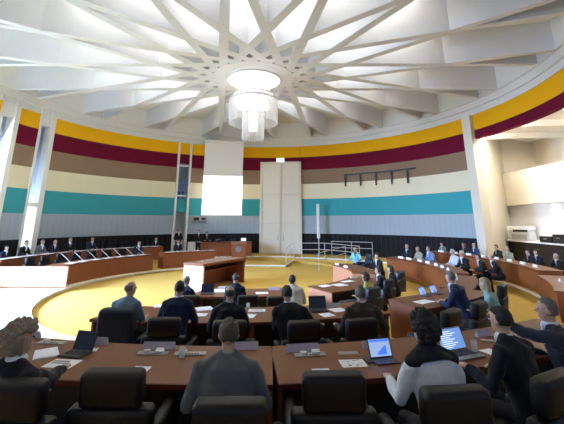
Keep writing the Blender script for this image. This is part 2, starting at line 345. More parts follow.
for k, yy in enumerate((19.0, 16.2, 13.4)):  # unseen fill lights behind the header, added to brighten the recess
    t = thing('recess_fill', ['added fill light between the recess ceiling beams, farthest one', 'added fill light between the recess ceiling beams, middle one', 'added fill light between the recess ceiling beams, nearest one'][k], 'lamp', (11.95, yy+.1, 7.74), 0, 'added fill lights of the recess')
    bm = NB(); box(bm, (0, 0, -.05), (.18, 2.0, .08)); mkobj('housing', bm, M['white_card'], t)
    bm = NB(); box(bm, (0, 0, -.10), (.12, 1.9, .03)); mkobj('tube', bm, M['tube'], t)
# ================================================================== WALL FIXTURES
# projection screen
t = thing('projection_screen', 'tall roll-down projection screen with bright projected lower half', 'projection screen', (-4.35, 26.2, 0), R_(7))
bm = NB(); box(bm, (0, 0, 7.2), (2.86, .02, 2.55)); mkobj('screen_cloth', bm, M['screenp'], t)
bm = NB(); box(bm, (0, -.01, 4.52), (2.86, .02, 2.8)); mkobj('projected_image', bm, M['proj'], t)
bm = NB(); box(bm, (0, 0, 8.52), (3.0, .2, .14)); box(bm, (-1.2, .75, 8.53), (.06, 1.4, .06)); box(bm, (1.2, .75, 8.53), (.06, 1.4, .06)); mkobj('roller_case', bm, M['white'], t)
bm = NB(); cyl(bm, (-1.46, 0, 3.08), (1.46, 0, 3.08), .035); mkobj('bottom_bar', bm, M['metal'], t)
# wall mounted panel under the screen
x, y = pol(R-.12, 112.6); t = thing('wall_speaker_panel', 'grey equipment panel on the wall left of the projection screen', 'panel', (x, y, 2.85), R_(22.6))
bm = NB(); box(bm, (0, 0, 0), (1.1, .12, .38), bevel=.01); mkobj('housing', bm, M['grey_plastic'], t)
bm = NB(); box(bm, (-.25, -.07, 0), (.4, .02, .22)); box(bm, (.28, -.07, 0), (.3, .02, .16)); mkobj('vents', bm, M['black'], t)
# black picture rail with five drops
t = thing('wall_rail', 'black hanging rail with five drops on the taupe stripe', 'rail')
bm = NB()
arc_block(bm, R-.16, R-.1, 36.5, 61.6, 5.98, 6.06); mkobj('rail', bm, M['black'], t)
for k in range(5):
    bm = NB(); a = 61.2-k*5.4; x, y = pol(R-.13, a); box(bm, (x, y, 5.6-.02*k), (.05, .09, .85), R_(a)); mkobj('drop', bm, M['ink'], t)
# white freestanding column loudspeaker
x, y = pol(11.6, 70.3); t = thing('column_speaker', 'slim white column loudspeaker on a stand by the back wall', 'loudspeaker', (x, y, .35), R_(-20))
bm = NB(); box(bm, (0, 0, 2.35), (.2, .16, 2.4), bevel=.02); mkobj('cabinet', bm, M['white'], t)
bm = NB(); cyl(bm, (0, 0, 0), (0, 0, 1.2), .035); cyl(bm, (0, 0, 0), (0, 0, .03), .28); mkobj('stand', bm, M['paint_rail'], t)
# things inside the booth window
for k, (off, w_) in enumerate(((-.12, .28), (.2, .2))):
    x, y = pol(R+.6, 118.9-off*4); t = thing('monitor', ['dark monitor inside the booth window, left one', 'dark monitor inside the booth window, right one'][k], 'monitor', (x, y, 4.33), R_(29))
    bm = NB(); box(bm, (0, 0, .36), (w_, .05, .3)); mkobj('screen', bm, M['screen_dark'], t)
    bm = NB(); box(bm, (0, 0, .1), (.05, .05, .25)); box(bm, (0, 0, .01), (.2, .15, .02)); mkobj('stand', bm, M['black'], t)

# ================================================================== CHANDELIER
cx, cy = C0
t = thing('chandelier', 'large round tiered glass chandelier glowing below the ceiling hub', 'chandelier', (cx, cy, .13))
def disc(bm, r0, r1, z0, z1, n=48):
    V = []
    for i in range(n):
        a = 2*math.pi*i/n; c, s = math.cos(a), math.sin(a)
        V.append([bm.verts.new((r0*c, r0*s, z0)), bm.verts.new((r1*c, r1*s, z0)), bm.verts.new((r1*c, r1*s, z1)), bm.verts.new((r0*c, r0*s, z1))])
    for i in range(n):
        A, B = V[i], V[(i+1) % n]
        for j in range(4): bm.faces.new((A[j], B[j], B[(j+1) % 4], A[(j+1) % 4]))
bm = NB(); disc(bm, .02, 1.2, 8.88, 8.98); mkobj('light_disc', bm, M['lamp'], t)
bm = NB(); disc(bm, 1.19, 1.24, 8.87, 8.985); mkobj('rim', bm, M['white_card'], t)
for r, z0, z1, n in ((.72, 7.95, 8.85, 60), (1.08, 6.8, 7.9, 90), (.90, 7.2, 8.15, 70), (.48, 6.1, 7.3, 40)):
    bm = NB()
    for i in range(n):
        a = 2*math.pi*i/n; cyl(bm, (r*math.cos(a), r*math.sin(a), z0+.03*(i % 2)), (r*math.cos(a), r*math.sin(a), z1), .026, n=5)
    g = mkobj('glass_tier', bm, M['crystal'], t)
    bm = NB(); disc(bm, r-.04, r+.04, z1-.02, z1+.03); mkobj('ring', bm, M['white_card'], g)
bm = NB(); disc(bm, .25, .8, 7.62, 7.7); disc(bm, .3, .62, 7.86, 7.95); cyl(bm, (0, 0, 6.5), (0, 0, 8.8), .2, n=20); mkobj('lamp_core', bm, M['lamp_core'], t)

# ================================================================== DESKS
def desk(label, r0, r1, a0, a1, z0, ztop, group=None, front='desk_front', top='desk_top', panel_on='inner', name='conference_desk'):
    am = (a0+a1)/2
    t = thing(name, label, 'desk', (*pol((r0+r1)/2, am), z0), 0, group); t_inv = Matrix.Translation((-t.location.x, -t.location.y, -t.location.z))
    def part(nm, bm, m):
        bmesh.ops.transform(bm, matrix=t_inv, verts=bm.verts); return mkobj(nm, bm, m, t)
    bm = NB(); arc_block(bm, r0, r1, a0, a1, ztop-.035, ztop, 1.5); part('desk_top', bm, M[top])
    bm = NB(); arc_block(bm, r1-.001, r1+.012, a0, a1, ztop-.045, ztop-.002, 1.5); arc_block(bm, r0-.012, r0+.001, a0, a1, ztop-.045, ztop-.002, 1.5); part('edge_band', bm, M['desk_edge'])
    bm = NB(); arc_block(bm, r0+.02, r0+.06, a0, a1, z0, ztop-.035, 1.5); part('front_panel', bm, M[front])
    da = math.degrees(.04/((r0+r1)/2))
    for a in (a0, a1-da):
        bm = NB(); arc_block(bm, r0+.06, r1-.05, a, a+da, z0, ztop-.035, 1.5); part('end_panel', bm, M[front])
    bm = NB(); arc_block(bm, r0+.062, r0+.30, a0+da, a1-da, z0+.02, z0+.5, 1.5); part('cable_box', bm, M['black'])
    return t
ND = (10.85, 11.84)
na = [-131, -113.5, -96.2, -84.4, -73.0, -62]
nl = ['curved wooden desk in the nearest row, leftmost under the curly grey-haired man', 'curved wooden desk in the nearest row, between the leftmost and the grey-suited man',
      'curved wooden desk in the nearest row in front of the grey-suited man', 'curved wooden desk in the nearest row with the tablet and the open grey laptop', 'curved wooden desk in the nearest row, rightmost under the man turning round']
nd_a = [-104.5, -97, -84.0]
nd = desk('curved wooden desk in the nearest row, left half with the black laptop', *ND, -131, -83.9, .55, 1.29, 'desks of the nearest row')
q = Vector((*pol(11.3, -83.9), 0)); rm = Matrix.Rotation(-.075, 3, 'Z'); nd.location = q+rm @ (nd.location-q); nd.rotation_euler = (0, 0, -.075)
desk('curved wooden desk in the nearest row, right half with tablet and grey laptop', *ND, -83.85, -62, .55, 1.29, 'desks of the nearest row')
desk('curved wooden desk of the second row in front of the shirt-sleeved man', 7.75, 8.82, -103.5, -84.9, .3, 1.04, 'desks of the second row')
desk('curved wooden desk of the second row with the open black laptop', 7.75, 8.82, -84.85, -68, .3, 1.04, 'desks of the second row')
desk('short curved desk in the innermost row behind the lectern desk', 3.98, 5.15, -104, -69, 0, .74)
desk('reddish desk of the inner ring on the right with documents on top', 4.1, 5.3, -59, -22, 0, .74, front='desk_pink')
desk('pinkish curved desk in front of the woman in turquoise', 4.1, 5.0, -10, 28, 0, .76, front='desk_pink')
desk('wooden desk under the man in dark blue with two tablets', 7.85, 8.85, -62.5, -44, .3, 1.04)
desk('curved brown desk on the right with three people and nameplates', 7.3, 8.1, -17, 27, .15, .95)
desk('brown desk on the right where two white-haired people sit', 7.4, 8.2, -40, -20, .15, .93)
desk('long curved outer desk along the right wall with many nameplates', 10.15, 10.9, -17, 27, .38, 1.13)
desk('outer desk at the right edge of the view with one nameplate', 10.0, 10.8, -36, -18.5, .30, 1.02)
desk('long inner curved desk on the left with gooseneck microphones', 7.62, 8.4, 138.5, 180.6, .12, .93)
desk('long outer curved desk along the left wall with seated people', 10.15, 10.85, 127.5, 180.6, .38, 1.16)
desk('straight brown desk behind the white-ended lectern desk, strewn with papers', 7.75, 8.5, 111, 133.5, .12, .95)
desk('rostrum desk at the back beside the tall door', 10.3, 11.1, 94.5, 113, .38, 1.3)
# sunlit end panel at far left
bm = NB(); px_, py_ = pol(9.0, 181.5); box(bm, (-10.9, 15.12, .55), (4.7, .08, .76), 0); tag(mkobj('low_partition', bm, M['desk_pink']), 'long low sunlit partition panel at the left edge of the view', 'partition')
# speaker desk in the middle (seen from its open side)
A = Vector((-3.12, 14.95)); B = Vector((-3.93, 15.62)); Dv = Vector((-1.72, 17.35)); dlen = (Dv-A).length; dr = math.atan2(Dv.y-A.y, Dv.x-A.x); wd = (B-A).length
t = thing('speaker_desk', 'freestanding speaker desk in the middle with a sunlit pale end', 'desk', (A.x, A.y, 0), dr)
bm = NB(); box(bm, (dlen/2, wd/2, 1.0), (dlen+.05, wd+.04, .1), bevel=.008); mkobj('desk_top', bm, M['desk_top'], t)
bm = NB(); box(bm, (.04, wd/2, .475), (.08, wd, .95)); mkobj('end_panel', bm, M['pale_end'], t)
bm = NB(); box(bm, (dlen-.04, wd/2, .475), (.08, wd, .95)); mkobj('end_panel', bm, M['desk_front'], t)
bm = NB(); box(bm, (dlen/2, wd-.04, .475), (dlen-.16, .06, .95)); mkobj('front_panel', bm, M['desk_front'], t)
bm = NB(); box(bm, (dlen/2, wd/2+.1, .7), (dlen-.16, wd*.6, .03)); mkobj('shelf', bm, M['desk_front'], t)
# rostrum lectern with crest
x, y = at(238.5, 262, .17); t = thing('lectern', 'wooden lectern with a round grey-blue crest by the steps', 'lectern', (x, y, .17), R_(2))
bm = NB(); box(bm, (0, 0, .55), (.9, .5, 1.1), bevel=.02); mkobj('body', bm, M['desk_front'], t)
bm = NB(); box(bm, (0, .02, 1.14), (1.0, .6, .05), rx=R_(12)); mkobj('reading_top', bm, M['desk_front'], t)
bm = NB(); cyl(bm, (0, -.255, .8), (0, -.28, .8), .19, n=24); e = mkobj('crest', bm, M['silver'], t)
bm = NB(); box(bm, (0, -.285, .8), (.14, .01, .2)); cyl(bm, (0, -.282, .9), (0, -.29, .9), .07, n=5); mkobj('crest_shield', bm, mat('crest_blue', (.12, .2, .4), .5), e)
# cream cabinet by the niche
x, y = pol(11.7, 114.8); t = thing('cabinet', 'small cream cabinet beside the niche at the back', 'cabinet', (x, y, .38), R_(20))
bm = NB(); box(bm, (0, 0, .45), (.75, .5, .9), bevel=.01); mkobj('body', bm, M['cream'], t)
bm = NB(); box(bm, (0, -.26, .45), (.68, .02, .8)); mkobj('door', bm, M['cream'], t)

# ================================================================== RAILINGS
def tube_path(bm, pts, r=.022):
    for a, b in zip(pts[:-1], pts[1:]): cyl(bm, a, b, r, n=8)
def railing(label, pts, hs=(.95, .55), name='handrail', posts=None):
    t = thing(name, label, 'railing', pts[0])
    o = Vector(pts[0])
    for h in hs:
        bm = NB(); tube_path(bm, [Vector(p)-o+Vector((0, 0, h)) for p in pts]); mkobj('top_rail' if h == hs[0] else 'mid_rail', bm, M['paint_rail'], t)
    for p in (posts or pts):
        bm = NB(); q = Vector(p)-o; cyl(bm, q, q+Vector((0, 0, hs[0]+.02)), .022, n=8); mkobj('post', bm, M['paint_rail'], t)
def P3(px, py, z): x, y = at(px, py, z); return (x, y, z)
railing('short stair handrail beside the steps left of the ramp', [P3(286, 265, .0), P3(290, 259.5, .17), P3(294, 257.5, .35)])
railing('front ramp handrail with the nearest post', [P3(319, 271, 0), P3(346, 262.5, .2)])
railing('long sloping ramp handrail rising towards the left', [P3(302, 258.5, .35), P3(325, 258.5, .35), P3(360, 262, .2)])
railing('rear ramp handrail against the dark wall base', [P3(332, 255.5, .36), P3(352, 256.5, .36), P3(373, 257.5, .36)])
# ramp slab
bm = NB()
pa, pb, pc, pd = P3(302, 259, 0), P3(360, 263, 0), P3(346, 268, 0), P3(300, 263, 0)
V = [bm.verts.new((p[0], p[1], z)) for p, z in ((pa, -.01), (pb, -.01), (pc, -.01), (pd, -.01), (pa, .35), (pb, .12), (pc, .02), (pd, .2))]
for f in ((0, 1, 2, 3), (4, 5, 6, 7), (0, 1, 5, 4), (1, 2, 6, 5), (2, 3, 7, 6), (3, 0, 4, 7)): bm.faces.new([V[i] for i in f])
struct('floor', bm, M['carpet'])

# ================================================================== CHAIRS
def make_chair(name='armchair', m='leather'):
    t = thing(name, 'x', 'chair'); L = M[m]
    bm = NB(); box(bm, (0, .02, .42), (.52, .52, .15), bevel=.04); mkobj('seat', bm, L, t, True)
    bm = NB(); box(bm, (0, -.29, .59), (.64, .14, .42), rx=R_(6), bevel=.04); mkobj('backrest', bm, L, t, True)
    bm = NB(); box(bm, (0, -.32, .92), (.475, .15, .25), rx=R_(6), bevel=.045); mkobj('head_cushion', bm, L, t, True)
    for s in (-1, 1):
        bm = NB(); box(bm, (s*.31, -.02, .50), (.10, .60, .30), bevel=.035); mkobj('armrest', bm, L, t, True)
    bm = NB(); cyl(bm, (0, 0, .06), (0, 0, .36), .03)
    for k in range(5):
        a = k*math.tau/5; cyl(bm, (0, 0, .08), (.27*math.cos(a), .27*math.sin(a), .045), .022, .016, 8); ell(bm, (.27*math.cos(a), .27*math.sin(a), .03), (.03, .03, .03), 6)
    mkobj('base', bm, M['black'], t, True)
    return t
CH = {}
CHSEATS = []
def chair(x, y, z, face, label, group, m='leather'):
    if m not in CH: c = CH[m] = make_chair('armchair', m)
    else: c = copy_tree(CH[m])
    c.location = (x, y, z); c.rotation_euler = (0, 0, R_(face-90)); tag(c, label, 'chair', group); return c
def facing(x, y): return math.degrees(math.atan2(C0[1]-y, C0[0]-x))
def chair_px(px, py, zf, label, group, m='leather', face=None, top=1.05, back=.32):
    x, y = at(px, py, zf+top)                       # centre of cushion top
    f = facing(x, y) if face is None else face
    return chair(x+back*math.cos(R_(f)), y+back*math.sin(R_(f)), zf, f, label, group, m)
G1 = 'armchairs of the nearest row'
chair_px(16, 378, .55, 'black leather armchair behind the curly grey-haired man at far left', G1, face=87)
chair_px(115, 368, .55, 'empty black leather armchair in the nearest row, left of the grey-suited man', G1, face=90)
chair_px(231, 398, .55, 'black leather armchair behind the man in the grey suit', G1, face=92)
chair_px(333, 371, .55, 'empty black leather armchair in the nearest row, right of the grey-suited man', G1, face=91)
chair_px(453, 386, .55, 'black leather armchair behind the woman in the white and black top', G1, face=95)
chair_px(553, 372, .55, 'black leather armchair behind the young dark-haired man on the right', G1, face=118)
G2 = 'armchairs of the second row'
jc = chair_px(119, 310, .3, 'black armchair with a navy jacket draped over its back', G2, face=84)
chair_px(165, 317, .3, 'black armchair behind the man in navy in the second row', G2)
chair_px(230, 320, .3, 'black armchair behind the bald man in the dark suit, second row', G2)
chair_px(304, 320, .3, 'black armchair behind the man in black leaning to the left', G2)
chair_px(361, 318, .3, 'black armchair behind the balding man in brown', G2)
G3 = 'armchairs of the innermost row'
for px, py, lb in ((190, 295, 'dark armchair behind the bald man of the innermost row'), (248, 295, 'dark armchair just right of the short-haired man of the innermost row'), (277, 296, 'empty dark armchair left of the man bending over in white')):
    chair_px(px, py, 0, lb, G3)
G4 = 'armchairs of the right inner ring'
for px, py, lb, f in ((373, 287, 'navy armchair behind the person in yellow', 125), (388, 279, 'navy armchair behind the man in dark suit at the right inner ring', 130), (400, 271, 'navy armchair behind the long dark-haired woman', 135)):
    chair_px(px, py, 0, lb, G4, 'blue_leather', face=f)
chair_px(348, 300, 0, 'empty navy armchair seen from the side next to the documents', G4, 'blue_leather', face=118)
G5 = 'armchairs at the right desks'
for px, py, lb, f, zf in ((478, 301, 'dark armchair behind the blonde woman on the right', 132, .3), (450, 309, 'dark armchair under the man in dark blue with the tablets', 130, .3), (501, 284, 'dark armchair farthest right in the row of the blonde woman', 140, .3)):
    chair_px(px, py, zf, lb, G5, 'leather', face=f)
chair_px(369, 254, 0, 'dark armchair beside the woman in turquoise', G4, 'blue_leather', face=200)
# empty chairs at the left rings and back
GL = 'empty chairs of the left inner desk'
for k, a in enumerate((178, 172.5, 167, 161.5, 156, 150.5, 145, 139.5)):
    chair(*pol(8.95, a), .17, a+180, 'dark empty armchair of the left inner row, behind the desk with microphones', GL)
for k, a in enumerate((96.5, 100.7, 109.3)):
    chair(*pol(11.45, a), .38, a+180, 'dark empty armchair behind the rostrum desk', 'chairs behind the rostrum desk')
chair(*pol(11.5, 105), .38, 285, 'high-backed brown chair in the middle of the rostrum', None)
for a in (141, 136.8, 132.6):
    chair(*pol(11.5, a), .38, a+180, 'dark empty armchair at the far end of the left outer desk', 'empty chairs of the left outer desk')
for a in (177,):
    chair(*pol(11.5, a), .38, a+180, 'dark empty armchair at the near end of the left outer desk', 'empty chairs near the left edge')
for a in (19.5, 24.2):
    chair(*pol(8.75, a), .15, a+180, 'dark empty armchair at the far end of the three-person desk', 'empty chairs at the three-person desk')
# draped jacket
jb = NB()
box(jb, (0, -.33, .80), (.56, .22, .56), rx=R_(5), bevel=.07)
bmesh.ops.subdivide_edges(jb, edges=jb.edges, cuts=3, use_grid_fill=True)
for v in jb.verts:
    v.co += Vector((1, .5, 0))*0.02*noise.noise(v.co*6); v.co.x *= 1+.25*(1.08-v.co.z)
M['navy_cloth'] = mat('navy_cloth', (0.008, 0.012, 0.024), .85, noise_amt=.2, noise_scale=20, bump=.3, bump_scale=15)
jo = mkobj('jacket', jb, M['navy_cloth'], None, True); jo.location = jc.location+Vector((0, 0, .003)); jo.rotation_euler = jc.rotation_euler
tag(jo, 'navy jacket draped over the chair of the shirt-sleeved man', 'jacket')
# ================================================================== PEOPLE
_mc = {}
def cm(kind, col):
    k = (kind, tuple(round(c, 3) for c in col))
    if k not in _mc:
        if kind == 'cloth': _mc[k] = mat('cloth', col, .85, noise_amt=.18, noise_scale=14, bump=.5, bump_scale=9, spec=.2, sheen=.1)
        elif kind == 'skin': _mc[k] = mat('skin', col, .5, noise_amt=.08, noise_scale=12)
        else: _mc[k] = mat('hair', col, .6, noise_amt=.45, noise_scale=30, bump=.8, bump_scale=40, stretch=(3, 3, .6))
    return _mc[k]
SKIN = [(.55, .34, .25), (.60, .38, .28), (.48, .28, .20), (.10, .055, .035)]
def loft(bm, pts, radii, n=12, up=None):
    """closed tapered tube through pts with (rx, ry) elliptical sections; rounded ends"""
    pts = [Vector(p) for p in pts]; rings = []
    for i, p in enumerate(pts):
        d = (pts[min(i+1, len(pts)-1)]-pts[max(i-1, 0)]).normalized()
        side = Vector((1, 0, 0)) if abs(d.x) < .85 else Vector((0, 1, 0))
        fw = d.cross(side).normalized(); side = fw.cross(d).normalized()
        rx, ry = radii[i] if isinstance(radii[i], tuple) else (radii[i], radii[i])
        rings.append([bm.verts.new(p+side*rx*math.cos(math.tau*k/n)+fw*ry*math.sin(math.tau*k/n)) for k in range(n)])
    for A, B in zip(rings[:-1], rings[1:]):
        for k in range(n): bm.faces.new((A[k], A[(k+1) % n], B[(k+1) % n], B[k]))
    bm.faces.new(rings[0][::-1]); bm.faces.new(rings[-1])
    for i in (0, -1):
        rr = radii[i] if isinstance(radii[i], tuple) else (radii[i], radii[i]); m_ = min(rr)
        if m_ > .012 and rr[0] == rr[1]: ell(bm, pts[i], (m_, m_, m_), 8)
TS = bpy.data.scenes.new('workbench')
def remesh(bm, vox, it=3):
    bmesh.ops.recalc_face_normals(bm, faces=bm.faces)
    me = bpy.data.meshes.new('tmp'); bm.to_mesh(me); bm.free(); o = bpy.data.objects.new('tmp', me); TS.collection.objects.link(o)
    r = o.modifiers.new('r', 'REMESH'); r.mode = 'VOXEL'; r.voxel_size = vox
    s = o.modifiers.new('s', 'SMOOTH'); s.iterations = it; s.factor = .5
    TS.view_layers[0].depsgraph.update() if TS.view_layers[0].depsgraph else TS.view_layers[0].update()
    ev = o.evaluated_get(TS.view_layers[0].depsgraph); out = bpy.data.meshes.new_from_object(ev)
    bpy.data.objects.remove(o); bpy.data.meshes.remove(me); return out
def ik(S, H, l1, l2, pole):
    S = Vector(S); H = Vector(H); d = H-S; L = min(d.length, (l1+l2)*.985); dn_ = d.normalized(); H = S+dn_*L
    a = (l1*l1-l2*l2+L*L)/(2*L); h = math.sqrt(max(0, l1*l1-a*a)); p = Vector(pole); p = (p-dn_*p.dot(dn_)).normalized()
    return S+dn_*a+p*h, H
def hand(bm, W, d, sg, curl=.35, point=False, up=Vector((0, 0, 1)), open_=0.0):
    """palm and five fingers from wrist W along d; sg=+1 right hand"""
    d = d.normalized(); side = d.cross(up).normalized(); n = side.cross(d).normalized()    # side = to the right, n = back of hand
    th = -sg     # thumb lies on the inner side
    M3 = Matrix((side, d, n)).transposed()
    ell(bm, W+d*.045, (.040, .052, .016), 10, M3)
    for k, (off, ln) in enumerate(((.030*th, .072), (.010*th, .080), (-.010*th, .074), (-.029*th, .058))):
        b = W+side*off+d*.075; c = curl if not (point and k == 0) else 0.0
        if point and k > 0: c = 1.25
        dirs = [c*.6, c*1.3, c*1.9]; pts = [b-d*.02, b]; p = b
        for j, (a, f) in enumerate(zip(dirs, (.45, .30, .25))):
            p = p+(d*math.cos(a)-n*math.sin(a)+side*off*.6*(1 if not point else 0))*ln*f; pts.append(p)
        loft(bm, pts, [.0095, .0095, .0088, .0078, .0066], 8)
    b = W+side*.030*th+d*.02; q = b+(side*th*.7+d*.7-n*.25).normalized()*.042; r = q+(side*th*.25+d*.9-n*.3).normalized()*.032
    loft(bm, [b, q, r], [.0125, .0105, .008], 8)
def person(label, pos, floor, face, lean=.12, side=0.0, yaw=0, pitch=0, hands=((-.16, .47, .78), (.16, .47, .78)), coat=(.02, .025, .04), shirt=(.75, .77, .8), tie=None,
           hair='short', hcol=(.03, .02, .015), skin=0, near=False, stand=False, width=1.0, scale=1.0, sleeves='long', yoke=None, point=None, hs=1.0, arml=1.0, group=None, trousers=(.02, .02, .025), chair_off=0, by_head=True):
    """pos: place of the head centre on the plan (by_head) ; face: direction the chest faces, degrees"""
    fr = R_(face); F2 = Vector((math.cos(fr), math.sin(fr))); S2 = Vector((math.sin(fr), -math.cos(fr)))
    if by_head: base = Vector(pos)-(F2*lean+S2*side)*scale
    else: base = Vector(pos)
    t = thing('person', label, 'person', (base.x, base.y, floor), fr-math.pi/2, group); t.scale = (scale,)*3
    hz = .93 if stand else .55
    vx = .013 if near else .020
    W_ = width
    pel = Vector((0, 0, hz)); ch = Vector((side*.55, lean*.55, hz+.42)); nk = Vector((side*.85, lean*.88, hz+.61)); hd = Vector((side, lean, hz+.725))
    sh = []
    for s in (-1, 1): sh.append(ch+Vector((s*.178*W_, 0, .07)))
    def torso(bm, g):
        loft(bm, [pel-Vector((0, 0, .07)), pel+Vector((0, 0, .05)), pel.lerp(ch, .5), ch-Vector((0, 0, .04)), ch+Vector((0, 0, .06)), nk-Vector((0, 0, .04))],
             [(.175*W_+g, .13+g), (.18*W_+g, .135+g), (.175*W_+g, .125+g), (.195*W_+g, .13+g), (.18*W_+g, .105+g), (.072+g, .066+g)], 16)
        for s in (-1, 1): loft(bm, [nk+Vector((0, 0, -.035)), (nk+Vector((0, 0, -.05))).lerp(sh[0 if s < 0 else 1], .5)+Vector((0, 0, .008)), sh[0 if s < 0 else 1]], [.050+g, .052+g, .055+g], 12)
    hands = [tuple((Matrix.Rotation(-(fr-math.pi/2), 3, 'Z') @ (Vector(h[1:])-Vector((base.x, base.y, floor))))/scale) if h[0] == 'w' else h for h in hands]
    el_ = []; wr = []
    for i, s in enumerate((-1, 1)):
        e, h = ik(sh[i], hands[i], .29*arml, .26*arml, (s*.42, -.4, -.8)); el_.append(e); wr.append(h)
    def arms(bm, g, cut=0.0):
        for i, s in enumerate((-1, 1)):
            ell(bm, sh[i], (.062+g, .062+g, .062+g), 10)
            w_ = wr[i].lerp(el_[i], cut)
            if cut >= .99:
                loft(bm, [sh[i], sh[i].lerp(el_[i], .8)], [.058+g, .052+g], 12)
            else:
                loft(bm, [sh[i], sh[i].lerp(el_[i], .5), el_[i], el_[i].lerp(w_, .55), w_], [.060+g, .056+g, .048+g, .042+g, .030+g], 12)
    def legs(bm, g, shoe=True):
        for s in (-1, 1):
            if stand: hp, kn, an = Vector((s*.09, 0, hz-.03)), Vector((s*.10, .02, .48)), Vector((s*.10, 0, .08))
            else: hp, kn, an = Vector((s*.09, .02, hz-.02)), Vector((s*.12, .42, hz-.04)), Vector((s*.12, .38, .09))
            loft(bm, [hp, hp.lerp(kn, .5), kn, kn.lerp(an, .4), an], [.088+g, .078+g, .058+g, .052+g, .036+g], 12)
            if shoe: loft(bm, [an+Vector((0, -.05, -.045)), an+Vector((0, .06, -.05)), an+Vector((0, .17, -.06))], [(.036, .035), (.042, .032), (.028, .02)], 10)
    # head frame
    HM = Matrix.Translation(hd) @ Matrix.Diagonal((1.03, 1.0, .98, 1)) @ Matrix.Rotation(R_(yaw), 4, 'Z') @ Matrix.Rotation(R_(-pitch), 4, 'X')
    def headgeo(bm):
        b2 = NB()
        ell(b2, (0, -.008, .015), (.076, .096, .105), 14); ell(b2, (0, .022, -.055), (.055, .062, .062), 12)
        loft(b2, [(0, .085, .02), (0, .108, -.018)], [(.010, .010), (.016, .013)], 8)
        for s in (-1, 1): ell(b2, (s*.079, -.005, -.008), (.010, .020, .031), 8)
        ell(b2, (0, .080, -.058), (.024, .012, .010), 8)
        bmesh.ops.transform(b2, matrix=HM, verts=b2.verts)
        tmp = bpy.data.meshes.new('t'); b2.to_mesh(tmp); b2.free(); bm.from_mesh(tmp); bpy.data.meshes.remove(tmp)
        loft(bm, [nk-Vector((0, 0, .10)), nk, hd+Vector((0, -.015, -.05))], [.062, .056, .055], 12)
    bm = NB(); torso(bm, -.004); arms(bm, -.004); legs(bm, -.004); headgeo(bm)
    me = remesh(bm, vx if not near else .010, 2)
    bm = NB(); bm.from_mesh(me)
    hb = NB()
    for i, s in enumerate((-1, 1)):
        d = wr[i]-el_[i]
        if hands[i][2] < 1.0 and not stand: d = Vector((d.x*.8-s*.06, max(abs(d.y), .1), d.z*.2))
        hand(hb, wr[i], d, s, .35, point == s)
    if near: hm_ = remesh(hb, .0042, 2)
    else: bmesh.ops.recalc_face_normals(hb, faces=hb.faces); hm_ = bpy.data.meshes.new('h'); hb.to_mesh(hm_); hb.free()
    bm.from_mesh(hm_); me2 = bpy.data.meshes.new('body'); bm.to_mesh(me2); bm.free(); me2.materials.clear(); me2.materials.append(cm('skin', SKIN[skin])); smooth(me2)
    o = bpy.data.objects.new('body', me2); COL.objects.link(o); o.parent = t
    # clothes
    def add(name, me, m):
        me.materials.clear(); me.materials.append(m); smooth(me); o = bpy.data.objects.new(name, me); COL.objects.link(o); o.parent = t; return o
    bm = NB(); torso(bm, .013); arms(bm, .012, .12 if sleeves == 'long' else 1.0); me = remesh(bm, vx, 2)
    for v in me.vertices:
        nn = noise.noise(v.co*9+Vector((base.x*3, base.y, 0))); v.co += v.normal*nn*.016
    jk = add('jacket' if sleeves == 'long' and tie is not None or coat[0] < .1 else 'shirt', me, cm('cloth', coat))
    if yoke:
        bm = NB()
        loft(bm, [ch+Vector((0, -.01, .06)), ch+Vector((0, 0, .075)), nk-Vector((0, 0, .045))], [(.215*W_, .140), (.200*W_, .128), (.100, .092)], 16)
        for q in sh: ell(bm, q+Vector((0, 0, .02)), (.076, .078, .062), 10); loft(bm, [nk-Vector((0, 0, .03)), q+Vector((0, 0, .01))], [.070, .074], 12)
        add('yoke', remesh(bm, vx, 1), cm('cloth', yoke))
    bm = NB(); legs(bm, .012, False); loft(bm, [pel-Vector((0, 0, .09)), pel+Vector((0, 0, .02))], [(.17*W_, .13), (.172*W_, .13)], 12)
    add('trousers', remesh(bm, .022, 2), cm('cloth', trousers))
    bm = NB()
    for s in (-1, 1):
        an = Vector((s*.10, 0, .08)) if stand else Vector((s*.12, .38, .09))
        loft(bm, [an+Vector((0, -.06, -.045)), an+Vector((0, .06, -.048)), an+Vector((0, .18, -.058))], [(.042, .043), (.046, .038), (.032, .026)], 10)
    mkobj('shoes', bm, M['black'], t, True)
    # collar and shirt front
    if shirt:
        bm = NB(); up_ = (hd-nk).normalized()
        loft(bm, [nk-Vector((0, 0, .05)), nk+Vector((0, .004, .008))], [(.084, .080), (.066, .070)], 16)
        fwd = Vector((0, 1, 0)); dirn = (nk-ch).normalized()
        for k in range(5):
            q = nk-Vector((0, 0, .035))-dirn*(.05*k)
            ell(bm, (q.x, q.y+.072+.014*min(k, 3), q.z-.01), (.050-.009*k, .022, .045), 8)
        mkobj('shirt_collar', bm, cm('cloth', shirt), t, True)
    if tie:
        bm = NB(); dirn = (nk-ch).normalized(); q0 = nk-Vector((0, 0, .05)); q1 = q0-dirn*.26
        loft(bm, [q0+Vector((0, .098, 0)), q1+Vector((0, .150, 0))], [(.014, .008), (.026, .008)], 8); mkobj('tie', bm, cm('cloth', tie), t, True)
    # eyes
    for s in (-1, 1):
        bm = NB(); ell(bm, (s*.030, .081, .014), (.012, .010, .007), 8)
        bmesh.ops.transform(bm, matrix=HM, verts=bm.verts); mkobj('eye', bm, M['ink'], t, True)
